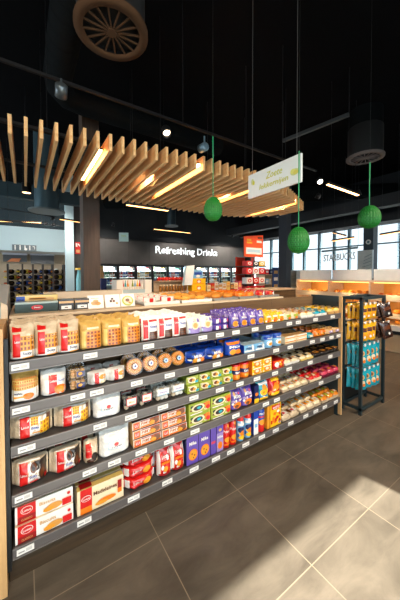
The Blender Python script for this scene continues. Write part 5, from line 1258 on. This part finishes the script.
r = empty('ceiling_grille', gp); MB().lathe([(.2, 0), (.2, .03), (.13, .04)], m=M((120, 128, 128), .4, .3), n=22).build('rim', r); MB().lathe([(.13, .04), (.13, 4.6 - gp.z)], m=M((40, 56, 64), .4, .5), n=18).build('collar', r)
tag(r, 'small round ceiling grille on a pipe above the lettering', 'air vent', 'round ceiling grilles')
a, b2 = at_z(349, 114.5, 3.9), at_z(283, 141, 3.9)
mb = MB(); mb.bar(a, b2, .05, .05, M((52, 55, 57), .5, .2)); mb.tube([a, (a.x, a.y, 4.6)], .006, BLACKMETAL, 5); mb.tube([b2, (b2.x, b2.y, 4.6)], .006, BLACKMETAL, 5)
tag(mb.build('cable_tray'), 'thin grey cable tray high above the hanging sign', 'cable tray')
bm = MB(); bm.box(7.6, 7.9, -2.6, 9.4, 3.2, 3.5, M((24, 28, 32), .7)); struct(bm.build('trim_6'))
bm = MB(); bm.box(2.0, 9.4, 6.6, 6.85, 3.6, 3.9, M((22, 26, 30), .7)); struct(bm.build('trim_7'))
bm = MB(); bm.box(-4.9, 1.4, 7.6, 7.8, 3.3, 3.6, M((40, 60, 66), .7)); struct(bm.build('trim_8'))
# hanging letter row in front of the windows
a, b2 = at_x(322, 251.5, 7.3), at_x(358, 247.5, 7.3)
mb = MB(); mb.bar(a, b2, .04, .05, M((92, 116, 126), .5)); mb.tube([a, (a.x, a.y, 4.6)], .004, BLACKMETAL, 5); mb.tube([b2, (b2.x, b2.y, 4.6)], .004, BLACKMETAL, 5)
H_ = M((176, 184, 188), .5)
hf = tag(mb.build('letter_rail'), 'pale rail with spaced capital letters in front of the right windows', 'sign')
d = b2 - a
letters('STARBUCKS', a + d * .06 - Vector((0, 0, .30)), d.normalized(), (0, 0, 1), d.length * .88, .19, H_, 'lettering', .02, .0, 0, hf)
for k in range(9):
    q = a + d * (.11 + .098 * k); MB().tube([q, q - Vector((0, 0, .12))], .004, H_, 5).build('hanger', hf)

# ------------------------------------------------------------------ world and lights
wd = bpy.data.worlds.new('daylight'); S.world = wd; wd.use_nodes = True
bg = wd.node_tree.nodes['Background']; bg.inputs['Color'].default_value = (.80, .92, 1.0, 1); bg.inputs['Strength'].default_value = 5.0
def portal(loc, d, sx, sy):
    l = bpy.data.lights.new('window_portal', 'AREA'); l.shape = 'RECTANGLE'; l.size = sx; l.size_y = sy; l.cycles.is_portal = True
    o = bpy.data.objects.new('window_portal', l); COL.objects.link(o); o.location = loc; o.rotation_euler = Vector(d).to_track_quat('-Z', 'Z').to_euler(); return o
portal((WX + .16, 3.4, 1.87), (-1, 0, 0), 12.0, 2.6)
portal(((FWX0 + FWX1) / 2, -2.78, 1.28), (0, 1, 0), FWX1 - FWX0, FWZ - .06)
portal((-5.15, 7.75, 1.9), (1, 0, 0), 7.5, 3.0)
sun = bpy.data.lights.new('sun', 'SUN'); sun.energy = 30; sun.angle = math.radians(.55); sun.color = (1, .93, .82)
so = bpy.data.objects.new('sun', sun); COL.objects.link(so)
sd = Vector((-.2, 1, -FWZ / 3.75)).normalized(); so.rotation_euler = sd.to_track_quat('-Z', 'Y').to_euler(); so.location = (3, -6, 5)
def arealamp(loc, d, sx, sy, e, col):
    l = bpy.data.lights.new('lamp_light', 'AREA'); l.shape = 'RECTANGLE'; l.size = sx; l.size_y = sy; l.energy = e; l.color = col
    o = bpy.data.objects.new('lamp_light', l); COL.objects.link(o); o.location = loc; o.rotation_euler = Vector(d).to_track_quat('-Z', 'Y').to_euler(); return o
for i in range(n_door): arealamp((CX + pitch * (i + .5), 9.60, 1.772), (0, .6, -1), .5, .03, 26, (.9, .96, 1))
for y in (1.3, 2.2, 3.05, 3.92):
    for z in (1.30, 1.01): arealamp((BX + .06, y, z), (.8, 0, -1), .05, .7, 2.4, (1, .74, .42))
S.view_settings.view_transform = 'Standard'; S.view_settings.look = 'None'; S.view_settings.gamma = 1; S.view_settings.use_curve_mapping = False
S.view_settings.exposure = 0.0
S.cycles.use_denoising = True
S.cycles.max_bounces = 8; S.cycles.transparent_max_bounces = 12
S.cycles.sample_clamp_indirect = 6
